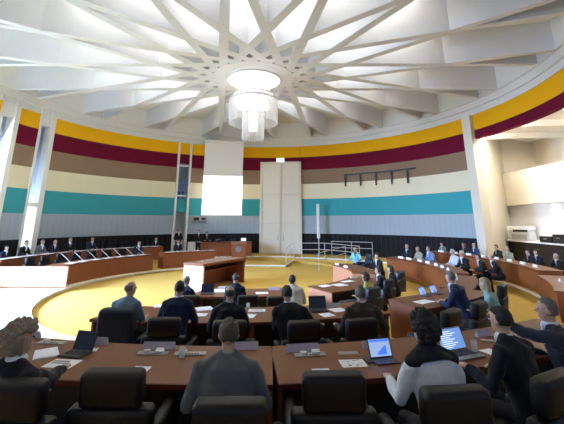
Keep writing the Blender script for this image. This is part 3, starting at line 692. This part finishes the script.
    # hair
    if hair:
        bm = NB(); n_ = 28 if near else 18
        bmesh.ops.create_uvsphere(bm, u_segments=n_+6, v_segments=n_, radius=1)
        vol = {'short': 1.075, 'bald': 1.035, 'curly': 1.26, 'long': 1.17, 'thin': 1.06}[hair]; amp = {'short': .05, 'bald': .01, 'curly': .22, 'long': .04, 'thin': .03}[hair]
        for v in bm.verts:
            c = v.co.copy(); x, y, z = c
            if hair == 'bald': keep = z < .38 and z > -.5 and y < .15
            elif hair == 'thin': keep = (y < .25 and z > -.6) or (z > .55 and y < .6)
            else: keep = (z > .30+.25*max(0, y) or y < .22) and z > (-.40-.12*abs(x) if hair == 'short' else -.95)
            k = (vol+amp*noise.noise(c*(5 if hair == 'curly' else 4)+Vector((base.x, base.y, 0)))*1.6) if keep else .88
            v.co = Vector((x*.079*k, y*.099*k-.010, z*.110*k+.018)); v.co *= hs if keep else 1
        if hair == 'long':
            loft(bm, [(0, -.055, .02), (0, -.075, -.08), (0, -.085, -.19)], [(.088, .055), (.092, .045), (.075, .03)], 12)
        if hair == 'curly':
            rnd = random.Random(int(abs(base.x)*100)); 
            for k in range(46):
                a = rnd.uniform(0, math.tau); zz = rnd.uniform(-.7, 1); rr = math.sqrt(max(0, 1-zz*zz)); x, y = rr*math.cos(a), rr*math.sin(a)
                if y > .3 and zz < .45: continue
                ell(bm, (x*.090*hs, y*.106*hs-.012, zz*.115*hs+.02-(hs-1)*.12), (.030*hs, .030*hs, .028*hs), 6)
        bmesh.ops.transform(bm, matrix=HM, verts=bm.verts); mkobj('hair', bm, cm('hair', hcol), t, True)
    return t
def ray2(px, py=250):
    yr = (PYC-py)/FP; return ((px-282)/FP, CT-yr*ST)
def ring(px, r, sgn=1):      # where the line of sight through a column crosses a ring of radius r
    d = ray2(px); a = d[0]**2+d[1]**2; b = -2*(d[0]*C0[0]+d[1]*C0[1]); c = C0[0]**2+C0[1]**2-r*r; q = math.sqrt(max(0, b*b-4*a*c)); s = (-b+sgn*q)/(2*a); return (d[0]*s, d[1]*s)
def toward(x, y): return facing(x, y)
def ppx(label, px, py, zf, face=None, lean=.12, hz=None, scale=1.0, r=None, **k):
    z = zf+1.285*scale if hz is None else hz
    x, y = at(px, py, z) if r is None else ring(px, r); f = toward(x, y) if face is None else face
    return person(label, (x, y), zf, f, lean=lean, scale=scale, **k)
NAVY = (.014, .022, .055); BLK = (.012, .012, .015); GREY = (.11, .12, .125); WHITE = (.72, .73, .74); CH_ = (.03, .032, .036)
# nearest row
ppx('curly grey-haired man in black suit resting one hand on the desk at far left', 21, 338, .55, face=78, lean=.16, side=.0, yaw=-38, near=True, hair='curly', hs=1.08, hcol=(.30, .25, .19), coat=BLK,
    hands=((-.05, .40, .80), ('w', *at(77, 367, 1.31), 1.33)), arml=1.2, width=1.1, scale=.97)
ppx('man in grey suit seen from behind in the nearest row', 229, 333, .55, face=94, lean=.20, near=True, hair='short', hcol=(.07, .05, .035), coat=GREY, hands=((-.27, .40, .80), (.27, .40, .80)), width=1.15, shirt=(.3, .32, .34), scale=.97)
ppx('woman with dark curly hair in white top with black shoulders at a tablet', 423, 328, .55, face=102, lean=.20, yaw=25, near=True, hair='curly', hs=1.12, hcol=(.012, .009, .008), coat=WHITE, yoke=BLK,
    hands=((-.26, .42, .83), (.20, .36, .78)), width=.98, shirt=None, scale=.97)
ppx('young dark-haired man in black suit typing on the grey laptop', 500, 319, .55, face=118, lean=.20, yaw=8, near=True, hair='short', hcol=(.012, .010, .008), coat=BLK,
    hands=((-.30, .40, .86), (.15, .36, .80)), width=1.08, scale=.97)
ppx('older grey-haired man in dark suit turning round and pointing left at the right edge', 546, 309, .55, face=150, lean=.16, yaw=10, near=True, hair='thin', hcol=(.16, .15, .14), coat=(.012, .016, .03), hands=(('w', *at(484, 312, 1.66), 1.66), (.2, .40, .80)), point=-1, arml=1.22, width=1.2, scale=.97)
# second row
ppx('shaven-headed man in grey-blue short-sleeved shirt in the second row', 131, 288, .3, face=80, lean=.20, yaw=-30, hair='bald', hcol=(.2, .15, .12), coat=(.13, .19, .24), sleeves='short', shirt=None, width=1.1, hands=((-.1, .44, .80), (.22, .42, .80)))
ppx('dark-haired man in navy suit in the second row', 180, 288, .3, face=88, lean=.20, hair='short', hcol=(.010, .010, .012), coat=NAVY, width=1.12, hands=((-.24, .42, .80), (.24, .42, .80)))
ppx('bald man in dark suit seen from behind in the second row', 230, 293, .3, face=92, lean=.20, hair='bald', hcol=(.05, .04, .03), coat=BLK, width=1.1, hands=((-.24, .42, .80), (.24, .42, .80)))
ppx('dark-haired man in black leaning left over the second-row desk', 287, 293, .3, face=85, lean=.24, side=-.14, hair='short', hcol=(.015, .012, .010), coat=BLK, skin=0, width=1.2, hands=((-.22, .42, .95), (.40, .36, .80)))
ppx('balding grey-haired man in dark brown jacket in the second row', 360, 293, .3, face=95, lean=.22, hair='thin', hcol=(.12, .10, .09), coat=(.045, .036, .030), width=1.2, hands=((-.38, .34, .80), (.38, .34, .80)))
# innermost row
ppx('bald man in navy suit in the innermost row', 187, 280, 0, lean=.22, hair='bald', hcol=(.2, .18, .16), coat=NAVY, yaw=-15)
ppx('short-haired man in dark suit in the innermost row', 236, 278, 0, lean=.22, hair='short', hcol=(.05, .04, .03), coat=NAVY)
ppx('man in pale jacket with head bowed over the innermost desk', 292, 287, 0, lean=.40, pitch=-40, hair='short', hcol=(.012, .010, .010), coat=(.50, .49, .44), skin=3, shirt=None, hz=1.10)
# right inner ring
ppx('brown-haired person in yellow top at the right inner ring', 365, 277, 0, face=140, lean=.22, hair='curly', hcol=(.08, .05, .03), coat=(.42, .40, .14), shirt=None, scale=.95)
ppx('balding man in dark suit with white collar at the right inner ring', 378, 270, 0, face=150, lean=.22, hair='short', hcol=(.05, .035, .025), coat=BLK)
ppx('woman with long dark hair in black at the right inner ring', 390, 269, 0, face=155, lean=.15, hair='long', hcol=(.012, .010, .010), coat=BLK, shirt=(.5, .4, .35), scale=.95)
ppx('dark-haired person behind the woman with long dark hair', 377, 258, 0, face=200, lean=.15, hair='short', hcol=(.015, .012, .012), coat=BLK, hz=1.2)
person('blonde woman in turquoise jacket facing the room', at(355, 250, 1.23), 0, 235, lean=.2, hair='long', hcol=(.55, .42, .24), coat=(.22, .60, .62), shirt=(.1, .1, .1), scale=.96, hands=((-.3, .38, .8), (.3, .38, .8)))
# right middle desk with tablets
ppx('grey-haired man in dark blue suit working at two tablets', 450, 277, .3, face=135, lean=.28, hair='short', hcol=(.17, .16, .15), coat=(.016, .03, .075), width=1.15, hands=((-.12, .50, .80), (.14, .48, .80)))
ppx('blonde long-haired woman in patterned blue-green top', 484, 284, .3, face=140, lean=.2, hair='long', hcol=(.42, .32, .18), coat=(.22, .42, .42), shirt=None, scale=.95)
ppx('dark-haired person reading papers behind the blonde woman', 477, 268, .15, r=8.9, face=165, lean=.25, hair='short', hcol=(.02, .015, .012), coat=BLK, scale=.95)
ppx('bald man in black bending forward beside the blonde woman', 490, 273, .15, r=9.3, face=150, lean=.28, hair='bald', hcol=(.1, .07, .05), coat=BLK, scale=.95)
# three-person desk and neighbours
ppx('grey-haired man in dark suit, first of the three-person desk', 407, 247, .15, r=8.45, lean=.18, hair='short', hcol=(.22, .18, .14), coat=BLK, shirt=(.4, .5, .65), tie=(.1, .15, .3), hz=1.5)
ppx('light-haired woman in beige at the three-person desk', 417.5, 250, .15, r=8.35, lean=.18, hair='short', hcol=(.38, .30, .18), coat=(.34, .30, .22), shirt=None, hz=1.44, scale=.95)
ppx('grey-haired man in light blue jacket at the three-person desk', 428, 249, .15, r=8.4, lean=.26, hair='short', hcol=(.18, .16, .15), coat=(.14, .22, .42), hz=1.43, yaw=30)
ppx('white-haired person in pale shirt and dark vest on the right', 452, 254, .15, r=8.5, face=190, lean=.2, hair='short', hcol=(.5, .5, .5), coat=(.55, .60, .68), shirt=None, hz=1.46)
ppx('white-haired man in black beside the pale-shirted person', 461, 255, .15, r=8.5, face=195, lean=.2, hair='short', hcol=(.55, .53, .5), coat=BLK, hz=1.44)
# outer right desk
OR = [(441, 245, 'man in grey-green suit with light tie at the far outer desk', 'short', (.04, .03, .02), (.14, .17, .15), (.5, .6, .6)),
      (464, 245, 'brown curly-haired person in black at the outer desk', 'curly', (.14, .07, .04), BLK, None),
      (474, 245, 'balding man in blue jacket with folded arms at the outer desk', 'bald', (.12, .08, .05), (.025, .04, .12), None),
      (494, 247, 'dark-haired person in black just right of the corner pilaster', 'short', (.03, .02, .015), BLK, None),
      (507, 249, 'grey-haired man in beige jacket at the outer desk', 'short', (.35, .33, .3), (.32, .29, .20), (.3, .4, .5)),
      (526, 254, 'dark-haired person bent low over the outer desk', 'short', (.02, .015, .015), BLK, None),
      (537, 252, 'long dark-haired man in black with bright blue shirt', 'long', (.03, .015, .012), BLK, (.03, .08, .5)),
      (555, 259, 'white-haired man in dark suit resting his cheek on his hand', 'thin', (.42, .40, .35), BLK, (.05, .05, .08))]
for k, (px, py, lb, h, hc, c, ti) in enumerate(OR):
    r_ = 11.3
    best = min((abs(math.hypot(at(px, py, z)[0]-C0[0], at(px, py, z)[1]-C0[1])-r_), z) for z in [1.2+.02*i for i in range(35)])
    z = best[1]; x, y = at(px, py, z); d = (Vector((x, y))-Vector(C0)); x, y = Vector(C0)+d*(r_/d.length)
    hl = Vector((x, y))
    sc_ = min(1.06, max(.85, (z-.38)/1.285))
    person(lb, hl, .38, toward(x, y), lean=.2, hair=h, hcol=hc, coat=c, tie=ti, shirt=(.6, .6, .62) if ti or h == 'bald' else (.35, .3, .28), scale=sc_,
           hands=((-.16, .47, .78), (.16, .47, .78)) if k < 7 else ((-.16, .45, .78), (.10, .26, 1.13)))
# outer left desk
OL = [(29, 243, 'dark-haired person in black bending over papers at the left outer desk', 'short', (.06, .03, .02), BLK), (45, 242, 'grey-haired man in grey jacket at the left outer desk', 'short', (.16, .16, .16), (.16, .18, .20)),
      (54.5, 242, 'bald man in navy jacket at the left outer desk', 'bald', (.2, .15, .12), NAVY), (70, 240, 'grey-haired man in dark suit looking down at the left outer desk', 'short', (.3, .28, .25), BLK),
      (93, 239, 'man in dark blue suit sitting upright at the left outer desk', 'short', (.15, .1, .07), (.02, .03, .07)), (156, 239, 'dark-suited man at the far end of the left outer desk', 'short', (.1, .07, .05), BLK),
      (7, 248, 'blurred dark-clothed person at the left edge of the view', 'short', (.02, .02, .03), NAVY)]
for k, (px, py, lb, h, hc, c) in enumerate(OL):
    r_ = 11.2
    best = min((abs(math.hypot(at(px, py, z)[0]-C0[0], at(px, py, z)[1]-C0[1])-r_), z) for z in [1.2+.02*i for i in range(40)])
    z = best[1]; x, y = at(px, py, z)
    d = (Vector((x, y))-Vector(C0)); x, y = Vector(C0)+d*(r_/d.length)
    person(lb, (x, y), .38, toward(x, y), lean=.22, hair=h, hcol=hc, coat=c, tie=(.1, .1, .12) if k in (3, 4) else None, scale=min(1.08, max(.85, (z-.38)/1.285)))
for px, py, lb, c in ((172.5, 245, 'man in navy suit and white shirt with papers at the straight desk', NAVY), (197, 243.5, 'dark-suited person at the right end of the paper-strewn desk', BLK)):
    x, y = pol(9.2, ang(*at(px, py, 1.5))); person(lb, (x, y), .17, toward(x, y), lean=.2, hair='short', hcol=(.06, .04, .03), coat=c, tie=(.2, .2, .25))
x, y = pol(11.5, ang(*at(213, 237, 1.7))); person('dark-haired person in black chairing at the rostrum desk', (x, y), .45, toward(x, y), lean=.1, hair='short', hcol=(.015, .01, .01), coat=BLK, shirt=(.3, .2, .1), scale=1.08, hands=((-.2, .4, .87), (.2, .4, .87)))
x, y = pol(11.6, 120.2); person('standing person in black seen sideways by the white wall post', (x, y), .38, 300, lean=.03, stand=True, hair='short', hcol=(.01, .01, .01), coat=BLK, hands=((-.2, .2, 1.05), (.2, .2, 1.05)), by_head=False)
x, y = pol(11.3, 113.6); person('standing man in dark suit and white shirt left of the projection screen', (x, y), .38, 290, lean=.03, stand=True, hair='short', hcol=(.08, .05, .04), coat=BLK, tie=(.4, .1, .1), hands=((-.12, .2, 1.0), (.12, .2, 1.0)), by_head=False, scale=.97)
bpy.data.scenes.remove(TS)
# ================================================================== THINGS ON THE DESKS
def nameplate(x, y, z, face, label, group, w_=.28, h=.075, m='acrylic'):
    bm = NB(); V = [bm.verts.new(c) for c in ((-w_/2, -.03, 0), (w_/2, -.03, 0), (w_/2, .03, 0), (-w_/2, .03, 0), (-w_/2, 0, h), (w_/2, 0, h))]
    for f in ((0, 1, 2, 3), (0, 1, 5, 4), (3, 2, 5, 4), (0, 3, 4), (1, 2, 5)): bm.faces.new([V[i] for i in f])
    o = mkobj('nameplate', bm, M[m]); o.location = (x, y, z+.001); o.rotation_euler = (0, 0, R_(face-90)); return tag(o, label, 'nameplate', group)
def sheet(x, y, z, rz, label, cat='paper', w_=.21, d=.297, m='paper', name='paper_sheet', n=1, group=None):
    bm = NB()
    for k in range(n): box(bm, (.006*k, .004*k, .0012+.0024*k), (w_, d, .002), rz=.03*k)
    o = mkobj(name, bm, M[m]); o.location = (x, y, z+.001); o.rotation_euler = (0, 0, R_(rz)); return tag(o, label, cat, group)
def laptop(x, y, z, face, label, scr='screen_dark', body='black', w_=.34, tilt=20, lines=False, name='laptop'):
    t = thing(name, label, 'laptop', (x, y, z+.001), R_(face-90))
    bm = NB(); box(bm, (0, 0, .009), (w_, .235, .018), bevel=.004); b = mkobj('keyboard_base', bm, M[body], t)
    bm = NB()
    for r in range(5):
        for c in range(12): box(bm, (-w_*.42+c*w_*.0765, .085-.028*r, .0195), (w_*.062, .021, .004))
    mkobj('keys', bm, M['ink' if body != 'black' else 'silver'] if False else M['ink'], b)
    bm = NB(); hh = .225; a = R_(tilt); box(bm, (0, .118+hh/2*math.sin(a), .018+hh/2*math.cos(a)), (w_, .008, hh), rx=-a, bevel=.003); l = mkobj('screen_lid', bm, M[body], t)
    bm = NB(); box(bm, (0, .118+hh/2*math.sin(a)-.0055*math.cos(a), .018+hh/2*math.cos(a)+.0055*math.sin(a)), (w_*.93, .002, hh*.88), rx=-a); s = mkobj('display', bm, M[scr], l)
    if lines:
        bm = NB()
        for k in range(9):
            f = .14+.085*k; ww = w_*(.35+.3*((k*37) % 5)/5)
            box(bm, (-w_*.38+ww/2, .118+hh*f*math.sin(a)-.0075*math.cos(a), .018+hh*f*math.cos(a)+.0075*math.sin(a)), (ww, .001, .006), rx=-a)
        mkobj('text_lines', bm, M['screen_white'], s)
    return t
def tablet(x, y, z, face, label, w_=.26, h=.18, tilt=22):
    t = thing('tablet', label, 'tablet', (x, y, z+.001), R_(face-90)); a = R_(tilt)
    bm = NB(); box(bm, (0, .01, .006), (w_, .17, .010), bevel=.003); mkobj('keyboard_cover', bm, M['black'], t)
    bm = NB(); box(bm, (0, .09+h/2*math.sin(a), .01+h/2*math.cos(a)), (w_, .010, h), rx=-a, bevel=.003); b = mkobj('case', bm, M['black'], t)
    bm = NB(); box(bm, (0, .09+h/2*math.sin(a)-.0065*math.cos(a), .01+h/2*math.cos(a)+.0065*math.sin(a)), (w_*.92, .002, h*.88), rx=-a); mkobj('display', bm, M['screen_tab'], b)
    bm = NB()
    def q(u, v, du, dv): box(bm, (u*w_, .09+h*v*math.sin(a)-.0085*math.cos(a), .01+h*v*math.cos(a)+.0085*math.sin(a)), (du*w_, .001, dv*h), rx=-a)
    q(0, .86, .9, .12)
    for k in range(7): q(-.12+.06*k, .2+.03*k, .058, .12+.06*k)
    mkobj('chart', bm, mat('chart_blue', (.02, .08, .4), .3, emit=(.05, .15, .75), es=.8), b); return t
def tray(x, y, z, face, label, cup=True, card=True):
    t = thing('console_tray', label, 'desk console', (x, y, z+.001), R_(face-90), 'desk consoles')
    bm = NB(); box(bm, (0, 0, .005), (.34, .10, .008), bevel=.003); mkobj('plate', bm, M['grey_plastic'], t)
    bm = NB(); cyl(bm, (-.07, .0, .008), (-.07, 0, .035), .042, .036, 20); mkobj('loudspeaker', bm, M['paint_rail'], t)
    bm = NB()
    for k in range(4): box(bm, (.0+.03*k, -.025, .011), (.018, .012, .005))
    mkobj('buttons', bm, M['ink'], t)
    if card: bm = NB(); box(bm, (.07, .02, .022), (.09, .05, .025), rx=.4); mkobj('badge_holder', bm, M['white_card'], t)
    return t
def mic(x, y, z, face, label, group, h=.34, col='paint_rail', lean=.2):
    t = thing('microphone', label, 'microphone', (x, y, z+.001), R_(face-90), group)
    bm = NB(); cyl(bm, (0, 0, 0), (0, 0, .03), .05, .045, 16); mkobj('base', bm, M['grey_plastic'], t)
    bm = NB(); tube_path(bm, [(0, 0, .02), (0, -lean*.45, h*.5), (0, -lean, h)], .009); mkobj('gooseneck', bm, M[col], t)
    bm = NB(); ell(bm, (0, -lean-.01, h+.01), (.02, .02, .032), 8); mkobj('head', bm, M['black'], t); return t
def glass(x, y, z, label, h=.11, group=None):
    bm = NB(); disc(bm, .028, .034, .004, h, 20); cyl(bm, (0, 0, 0), (0, 0, .008), .033, n=20)
    o = mkobj('drinking_glass', bm, M['glass'], None, True); o.location = (x, y, z+.001); return tag(o, label, 'glass', group)
ZN = 1.29
GN = 'lilac nameplates of the nearest row'
def NPx(px, py, label, w_=.28): x, y = at(px, py, ZN); nameplate(x, y, ZN, facing(x, y), label, GN, w_)
NPx(36, 338, 'lilac nameplate beside the curly grey-haired man', .1); NPx(96, 344, 'lilac nameplate just right of the black laptop')
NPx(159, 349, 'lilac nameplate in front of the empty chair on the left', .36); NPx(245, 349, 'lilac nameplate behind the head of the man in grey suit', .3)
NPx(302, 351, 'lilac nameplate in front of the empty chair right of the grey-suited man', .36); NPx(376, 347, 'lilac nameplate behind the small tablet', .32); NPx(484, 336, 'lilac nameplate between glass and pointing man', .24)
for px, py, lb, c in ((52, 343, 'metal desk console with a tiny microphone left of the black laptop', False), (153, 353.5, 'desk console with round loudspeaker and white card, left of the grey-suited man', True), (190, 354, 'desk console with a clear glass beside the grey-suited man', False), (310, 355, 'desk console with round loudspeaker and white card, right of the grey-suited man', True)):
    x, y = at(px, py, ZN); tray(x, y, ZN, facing(x, y), lb, card=c)
def S(px, py, rz, lb, **k): x, y = at(px, py, ZN); return sheet(x, y, ZN, rz, lb, **k)
S(45, 354, 30, 'stack of white papers left of the black laptop', n=4, name='paper_stack')
b_ = S(62, 364, -8, 'open brochure with dark pictures before the curly-haired man', w_=.30, d=.21, name='brochure', n=2)
bm = NB(); box(bm, (-.04, .05, .0075), (.18, .035, .001)); box(bm, (-.02, .0, .0075), (.2, .03, .001)); mkobj('picture', bm, M['grey_plastic'], b_)
S(92, 350, 10, 'small white paper right of the black laptop', w_=.12, d=.1)
S(141, 369, -6, 'white sheet on the desk behind the empty chair on the left', w_=.17, d=.12)
S(321, 371, 4, 'white sheet partly hidden by the empty chair right of the grey-suited man', w_=.17, d=.1)
S(348, 353, 4, 'grey folder lying beside the small tablet', w_=.22, d=.09, m='grey_plastic', name='folder', cat='folder')
b_ = S(353, 363.5, 5, 'white sheet with handwritten sketches beside the small tablet', w_=.26, d=.2, n=1)
bm = NB(); rnd = random.Random(3)
for k in range(22): box(bm, (rnd.uniform(-.1, .1), rnd.uniform(-.07, .08), .0035), (rnd.uniform(.012, .035), .004, .001), rz=rnd.uniform(-.6, .6))
mkobj('handwriting', bm, M['ink'], b_)
x, y = at(368, 361, ZN); bm = NB(); box(bm, (0, 0, .006), (.07, .14, .010), bevel=.004); o = mkobj('phone', bm, M['black']); o.location = (x, y, ZN+.001); o.rotation_euler = (0, 0, .3); tag(o, 'black phone lying at the edge of the sketched sheet', 'phone')
x, y = at(488, 341, ZN); bm = NB(); box(bm, (0, 0, .006), (.08, .15, .010), bevel=.004); o = mkobj('phone', bm, M['grey_plastic']); o.location = (x, y, ZN+.001); o.rotation_euler = (0, 0, 1.2); tag(o, 'grey phone lying flat in front of the right-hand nameplate', 'phone')
S(490, 352, 20, 'white sheet right of the open grey laptop', w_=.16, d=.16)
x, y = at(75, 355, ZN); lp = laptop(x, y, ZN, 76, 'open black laptop with dark screen on the near desk', w_=.32); lp.scale = (.84, .84, .84)
x, y = at(386, 362, ZN); tablet(x, y, ZN, 103, 'small tablet on a stand showing a blue chart')
x, y = at(464, 356, ZN); laptop(x, y, ZN, 112, 'open grey laptop with bright blue document on its screen', 'screen_on', 'silver', .37, 22, True)
x, y = at(474, 351.5, ZN); glass(x-.02, y-.06, ZN, 'clear drinking glass beside the grey laptop', .13)
x, y = at(182, 357.5, ZN); glass(x, y, ZN, 'clear drinking glass left of the grey-suited man', .1)
x, y = at(457, 366, ZN); bm = NB(); ell(bm, (0, 0, .012), (.03, .05, .016), 10); o = mkobj('computer_mouse', bm, M['black'], None, True); o.location = (x, y, ZN+.006); tag(o, 'black computer mouse left of the grey laptop', 'computer mouse')
# second row
Z2 = 1.04
def S2(px, py, rz, lb, **k): x, y = at(px, py, Z2); return sheet(x, y, Z2, rz, lb, **k)
S2(204, 309, 20, 'loose papers between the navy-suited man and the bald man', w_=.3, n=3, name='paper_stack'); S2(200, 315, -5, 'white papers beside the bald man in the second row', w_=.24, d=.2, n=2, name='paper_stack')
S2(162, 306, 15, 'white papers before the shirt-sleeved man', w_=.3, d=.26, n=3, name='paper_stack')
S2(249, 316, -10, 'plain white sheet right of the bald man in the second row', w_=.22, d=.26)
b_ = S2(257, 310.5, 0, 'printed card with grey text right of the bald man', w_=.32, d=.2); bm = NB(); box(bm, (0, .02, .0035), (.22, .05, .001)); mkobj('printed_block', bm, M['grey_plastic'], b_)
S2(327, 315, 25, 'white sheet below the second-row laptop', w_=.24, d=.25); S2(338, 310, 25, 'white sheet right of the second-row laptop', w_=.3, d=.28)
x, y = at(319, 311, Z2); laptop(x, y, Z2, 96, 'open black laptop in the second row beside the leaning man', w_=.34)
x, y = at(331, 307, Z2); nameplate(x, y, Z2, 96, 'lilac nameplate right of the second-row laptop', 'nameplates of the second row')
x, y = at(176, 305, Z2); glass(x, y, Z2, 'clear drinking glass near the navy-suited man in the second row')
x, y = at(248, 308, Z2); glass(x, y, Z2, 'small drinking glass right of the bald man in the second row', .09)
# innermost row
Z1 = .74
def S1(px, py, rz, lb, **k): x, y = at(px, py, Z1); return sheet(x, y, Z1, rz, lb, **k)
x, y = at(207, 294, Z1); laptop(x, y, Z1, 95, 'open dark laptop beside the bald man of the innermost row', w_=.36)
S1(217, 291, 5, 'bright papers right of the innermost dark laptop', w_=.5, d=.5, n=3, name='paper_stack'); S1(262, 293, 8, 'white printed sheet on the innermost desk, right part', w_=.35, d=.3)
x, y = at(274, 290, Z1); nameplate(x, y, Z1, 88, 'lilac nameplate on the innermost desk left of the bowed man', 'nameplates of the innermost row', .34)
x, y = at(224, 289, Z1); nameplate(x, y, Z1, 88, 'lilac nameplate on the innermost desk left of the short-haired man', 'nameplates of the innermost row', .34)
S1(325, 286, 40, 'pale stack of papers on the reddish desk, near end', w_=.35, d=.3, n=3, name='paper_stack'); S1(340, 285, 30, 'white sheets in the middle of the reddish desk', w_=.4, d=.4, n=2, name='paper_stack')
b_ = S1(348, 281.5, 30, 'open blue-edged folder before the person in yellow', w_=.45, d=.3, m='paper', name='folder', cat='folder', n=2); bm = NB(); box(bm, (0, -.13, .009), (.45, .03, .004)); mkobj('folder_edge', bm, M['screen_dark'], b_)
x, y = at(354, 278, Z1); nameplate(x, y, Z1, 120, 'white nameplate on the reddish desk before the woman with long dark hair', 'nameplates of the right inner ring', .3, m='white_card')
for px, py, lb in ((337, 265, 'white nameplate on the pinkish desk, the left one'), (346, 267.5, 'white nameplate on the pinkish desk, the right one')):
    x, y = at(px, py, .76); nameplate(x, y, .76, 200, lb, 'nameplates of the pinkish desk', .34, m='white_card')
# tablets of the man in dark blue
for px, py, lb in ((427, 296, 'small tablet with blue screen, left of the two before the man in dark blue'), (438, 294, 'small tablet with blue screen, right of the two before the man in dark blue')):
    x, y = at(px, py, 1.04); tablet(x, y, 1.04, 125, lb, .24, .17)
x, y = at(424, 302, 1.04); sheet(x, y, 1.04, 30, 'white papers beside the two small tablets', w_=.4, d=.25, n=3, name='paper_stack')
x, y = at(452, 272, 1.3); sheet(*pol(8.15, -50), 1.04 if False else 1.04, 20, 'white newspaper sheets lying before the blonde woman', w_=.3, d=.3, n=2, name='paper_stack') if False else None
# nameplates along the right desks
for k, a in enumerate((23, 18, 13, 8, 3, -2, -7, -12)):
    x, y = pol(10.42, a); nameplate(x, y, 1.13, a+180, ['white nameplate on the long outer right desk, at its far end', 'white nameplate before the grey-green-suited man on the outer right desk', 'white nameplate before the curly-haired person on the outer right desk', 'white nameplate just left of the corner pilaster on the outer right desk',
              'white nameplate before the dark-haired person right of the pilaster', 'white nameplate before the man in beige', 'white nameplate before the person bent low', 'white nameplate before the man with bright blue shirt'][k], 'nameplates of the outer right desk', .34, .09, 'white_card')
x, y = pol(10.3, -26); nameplate(x, y, 1.02, 150, 'white nameplate alone on the desk at the right edge', 'nameplates of the outer right desk', .34, .09, 'white_card')
for k, a in enumerate((21, 16.5, 10, 5, -1, -6, -12)):
    x, y = pol(7.55, a); nameplate(x, y, .95, a+180, ['white nameplate at the far end of the three-person desk', 'second white nameplate from the far end of the three-person desk', 'white nameplate before the grey-haired man in dark suit', 'white nameplate before the light-haired woman', 'white nameplate before the man in light blue jacket',
              'white nameplate second from the near end of the three-person desk', 'white nameplate at the near end of the three-person desk'][k], 'nameplates of the three-person desk', .34, .09, 'white_card')
for k, a in enumerate((-22, -27, -34)):
    x, y = pol(7.62, a); nameplate(x, y, .93, a+180, ['white nameplate before the white-haired person in pale shirt', 'white nameplate before the white-haired man in black', 'white nameplate at the near end of the white-haired pair desk'][k], 'nameplates by the white-haired pair', .34, .09, 'white_card')
# gooseneck microphones
GM = 'gooseneck microphones of the left inner desk'
for k, a in enumerate((172, 166.5, 161, 155.5, 150.5, 145.5, 141)):
    x, y = pol(8.1, a); mic(x, y, .93, 15, ['gooseneck microphone nearest the sunlit partition', 'second gooseneck microphone from the sunlit partition', 'third gooseneck microphone from the sunlit partition', 'middle gooseneck microphone of the left inner desk', 'third gooseneck microphone from the far end of the left inner desk', 'second gooseneck microphone from the far end of the left inner desk', 'gooseneck microphone at the far end of the left inner desk'][k], GM, .40, 'white_card', .42)
    sheet(*pol(7.9, a+1.5), .93, a, 'white papers lying beside a gooseneck microphone on the left inner desk', w_=.3, d=.45, group='papers of the left inner desk', n=2, name='paper_stack')
for k, (u, v) in enumerate(((.5, .6), (1.15, .7), (1.7, .75), (2.3, .8))):
    q = A+(Dv-A).normalized()*u+(B-A).normalized()*v
    mic(q.x, q.y, 1.05, 200, ['tall thin microphone at the sunlit end of the speaker desk', 'second thin microphone on the speaker desk', 'third thin microphone on the speaker desk', 'thin microphone at the far end of the speaker desk'][k], 'microphones of the speaker desk', .5, 'desk_front', -.2)
for k, a in enumerate((179, 174.5, 170, 165, 160, 155, 150, 145, 140, 134, 130)):
    sheet(*pol(10.4, a), 1.16, a, 'white papers on the long left outer desk', w_=.3, d=.6, group='papers of the left outer desk', n=2, name='paper_stack')
for k, a in enumerate((162.5, 152, 147, 137, 132)):
    x, y = pol(10.6, a); mic(x, y, 1.16, a+180, 'dark gooseneck microphone on the long left outer desk', 'microphones of the left outer desk', .36, 'ink', .12)
for k, a in enumerate((129.5, 126.5, 123.5, 118, 115, 112.5)):
    sheet(*pol(8.2, a), .95, a, ['white papers at the left end of the straight desk', 'white papers before the man in navy at the straight desk', 'white papers right of the man in navy at the straight desk', 'white papers before the dark-suited person at the straight desk', 'white papers right of the dark-suited person at the straight desk', 'white papers at the right end of the straight desk'][k], w_=.3, d=.55, n=3, name='paper_stack', group='papers of the straight desk')
for k, (a, lb) in enumerate(((107, 'open dark laptop on the rostrum desk before the brown chair'), (101.5, 'open dark laptop right of the brown rostrum chair'), (97.5, 'open laptop with lit screen at the right end of the rostrum'))):
    x, y = pol(10.75, a); laptop(x, y, 1.3, a+0, lb, 'screen_white' if k == 2 else 'screen_dark', 'black', .36, 15)
# big printer and black boxes on the ledge at the right
t = thing('printer', 'grey office printer on the ledge below the gallery', 'printer', (13.4, 20.6, 1.655), R_(-62))
bm = NB(); box(bm, (0, 0, .28), (1.15, .6, .5), bevel=.03); mkobj('body', bm, M['paint_rail'], t)
bm = NB(); box(bm, (0, 0, .66), (1.2, .62, .2), bevel=.02); mkobj('scanner_top', bm, M['white_card'], t)
bm = NB(); box(bm, (.1, -.31, .52), (.75, .04, .12)); mkobj('output_slot', bm, M['black'], t)
bm = NB(); box(bm, (0, -.305, .2), (.8, .03, .26)); mkobj('paper_drawer', bm, M['grey_plastic'], t)
for k, (yy, hh, ww, lb) in enumerate(((18.5, .3, .8, 'low black equipment box on the ledge, the leftmost one'), (17.6, .42, .75, 'middle black equipment box on the ledge'), (16.75, .72, .75, 'tall black equipment box on the ledge at the right edge'))):
    t = thing('equipment_case', lb, 'equipment case', (13.4, yy, 1.655), R_(-90), 'black cases on the ledge')
    bm = NB(); box(bm, (0, 0, hh/2), (ww, .5, hh), bevel=.02); mkobj('body', bm, M['black'], t)
    bm = NB(); box(bm, (0, -.255, hh*.6), (.2, .02, .04)); mkobj('handle', bm, M['metal'], t)
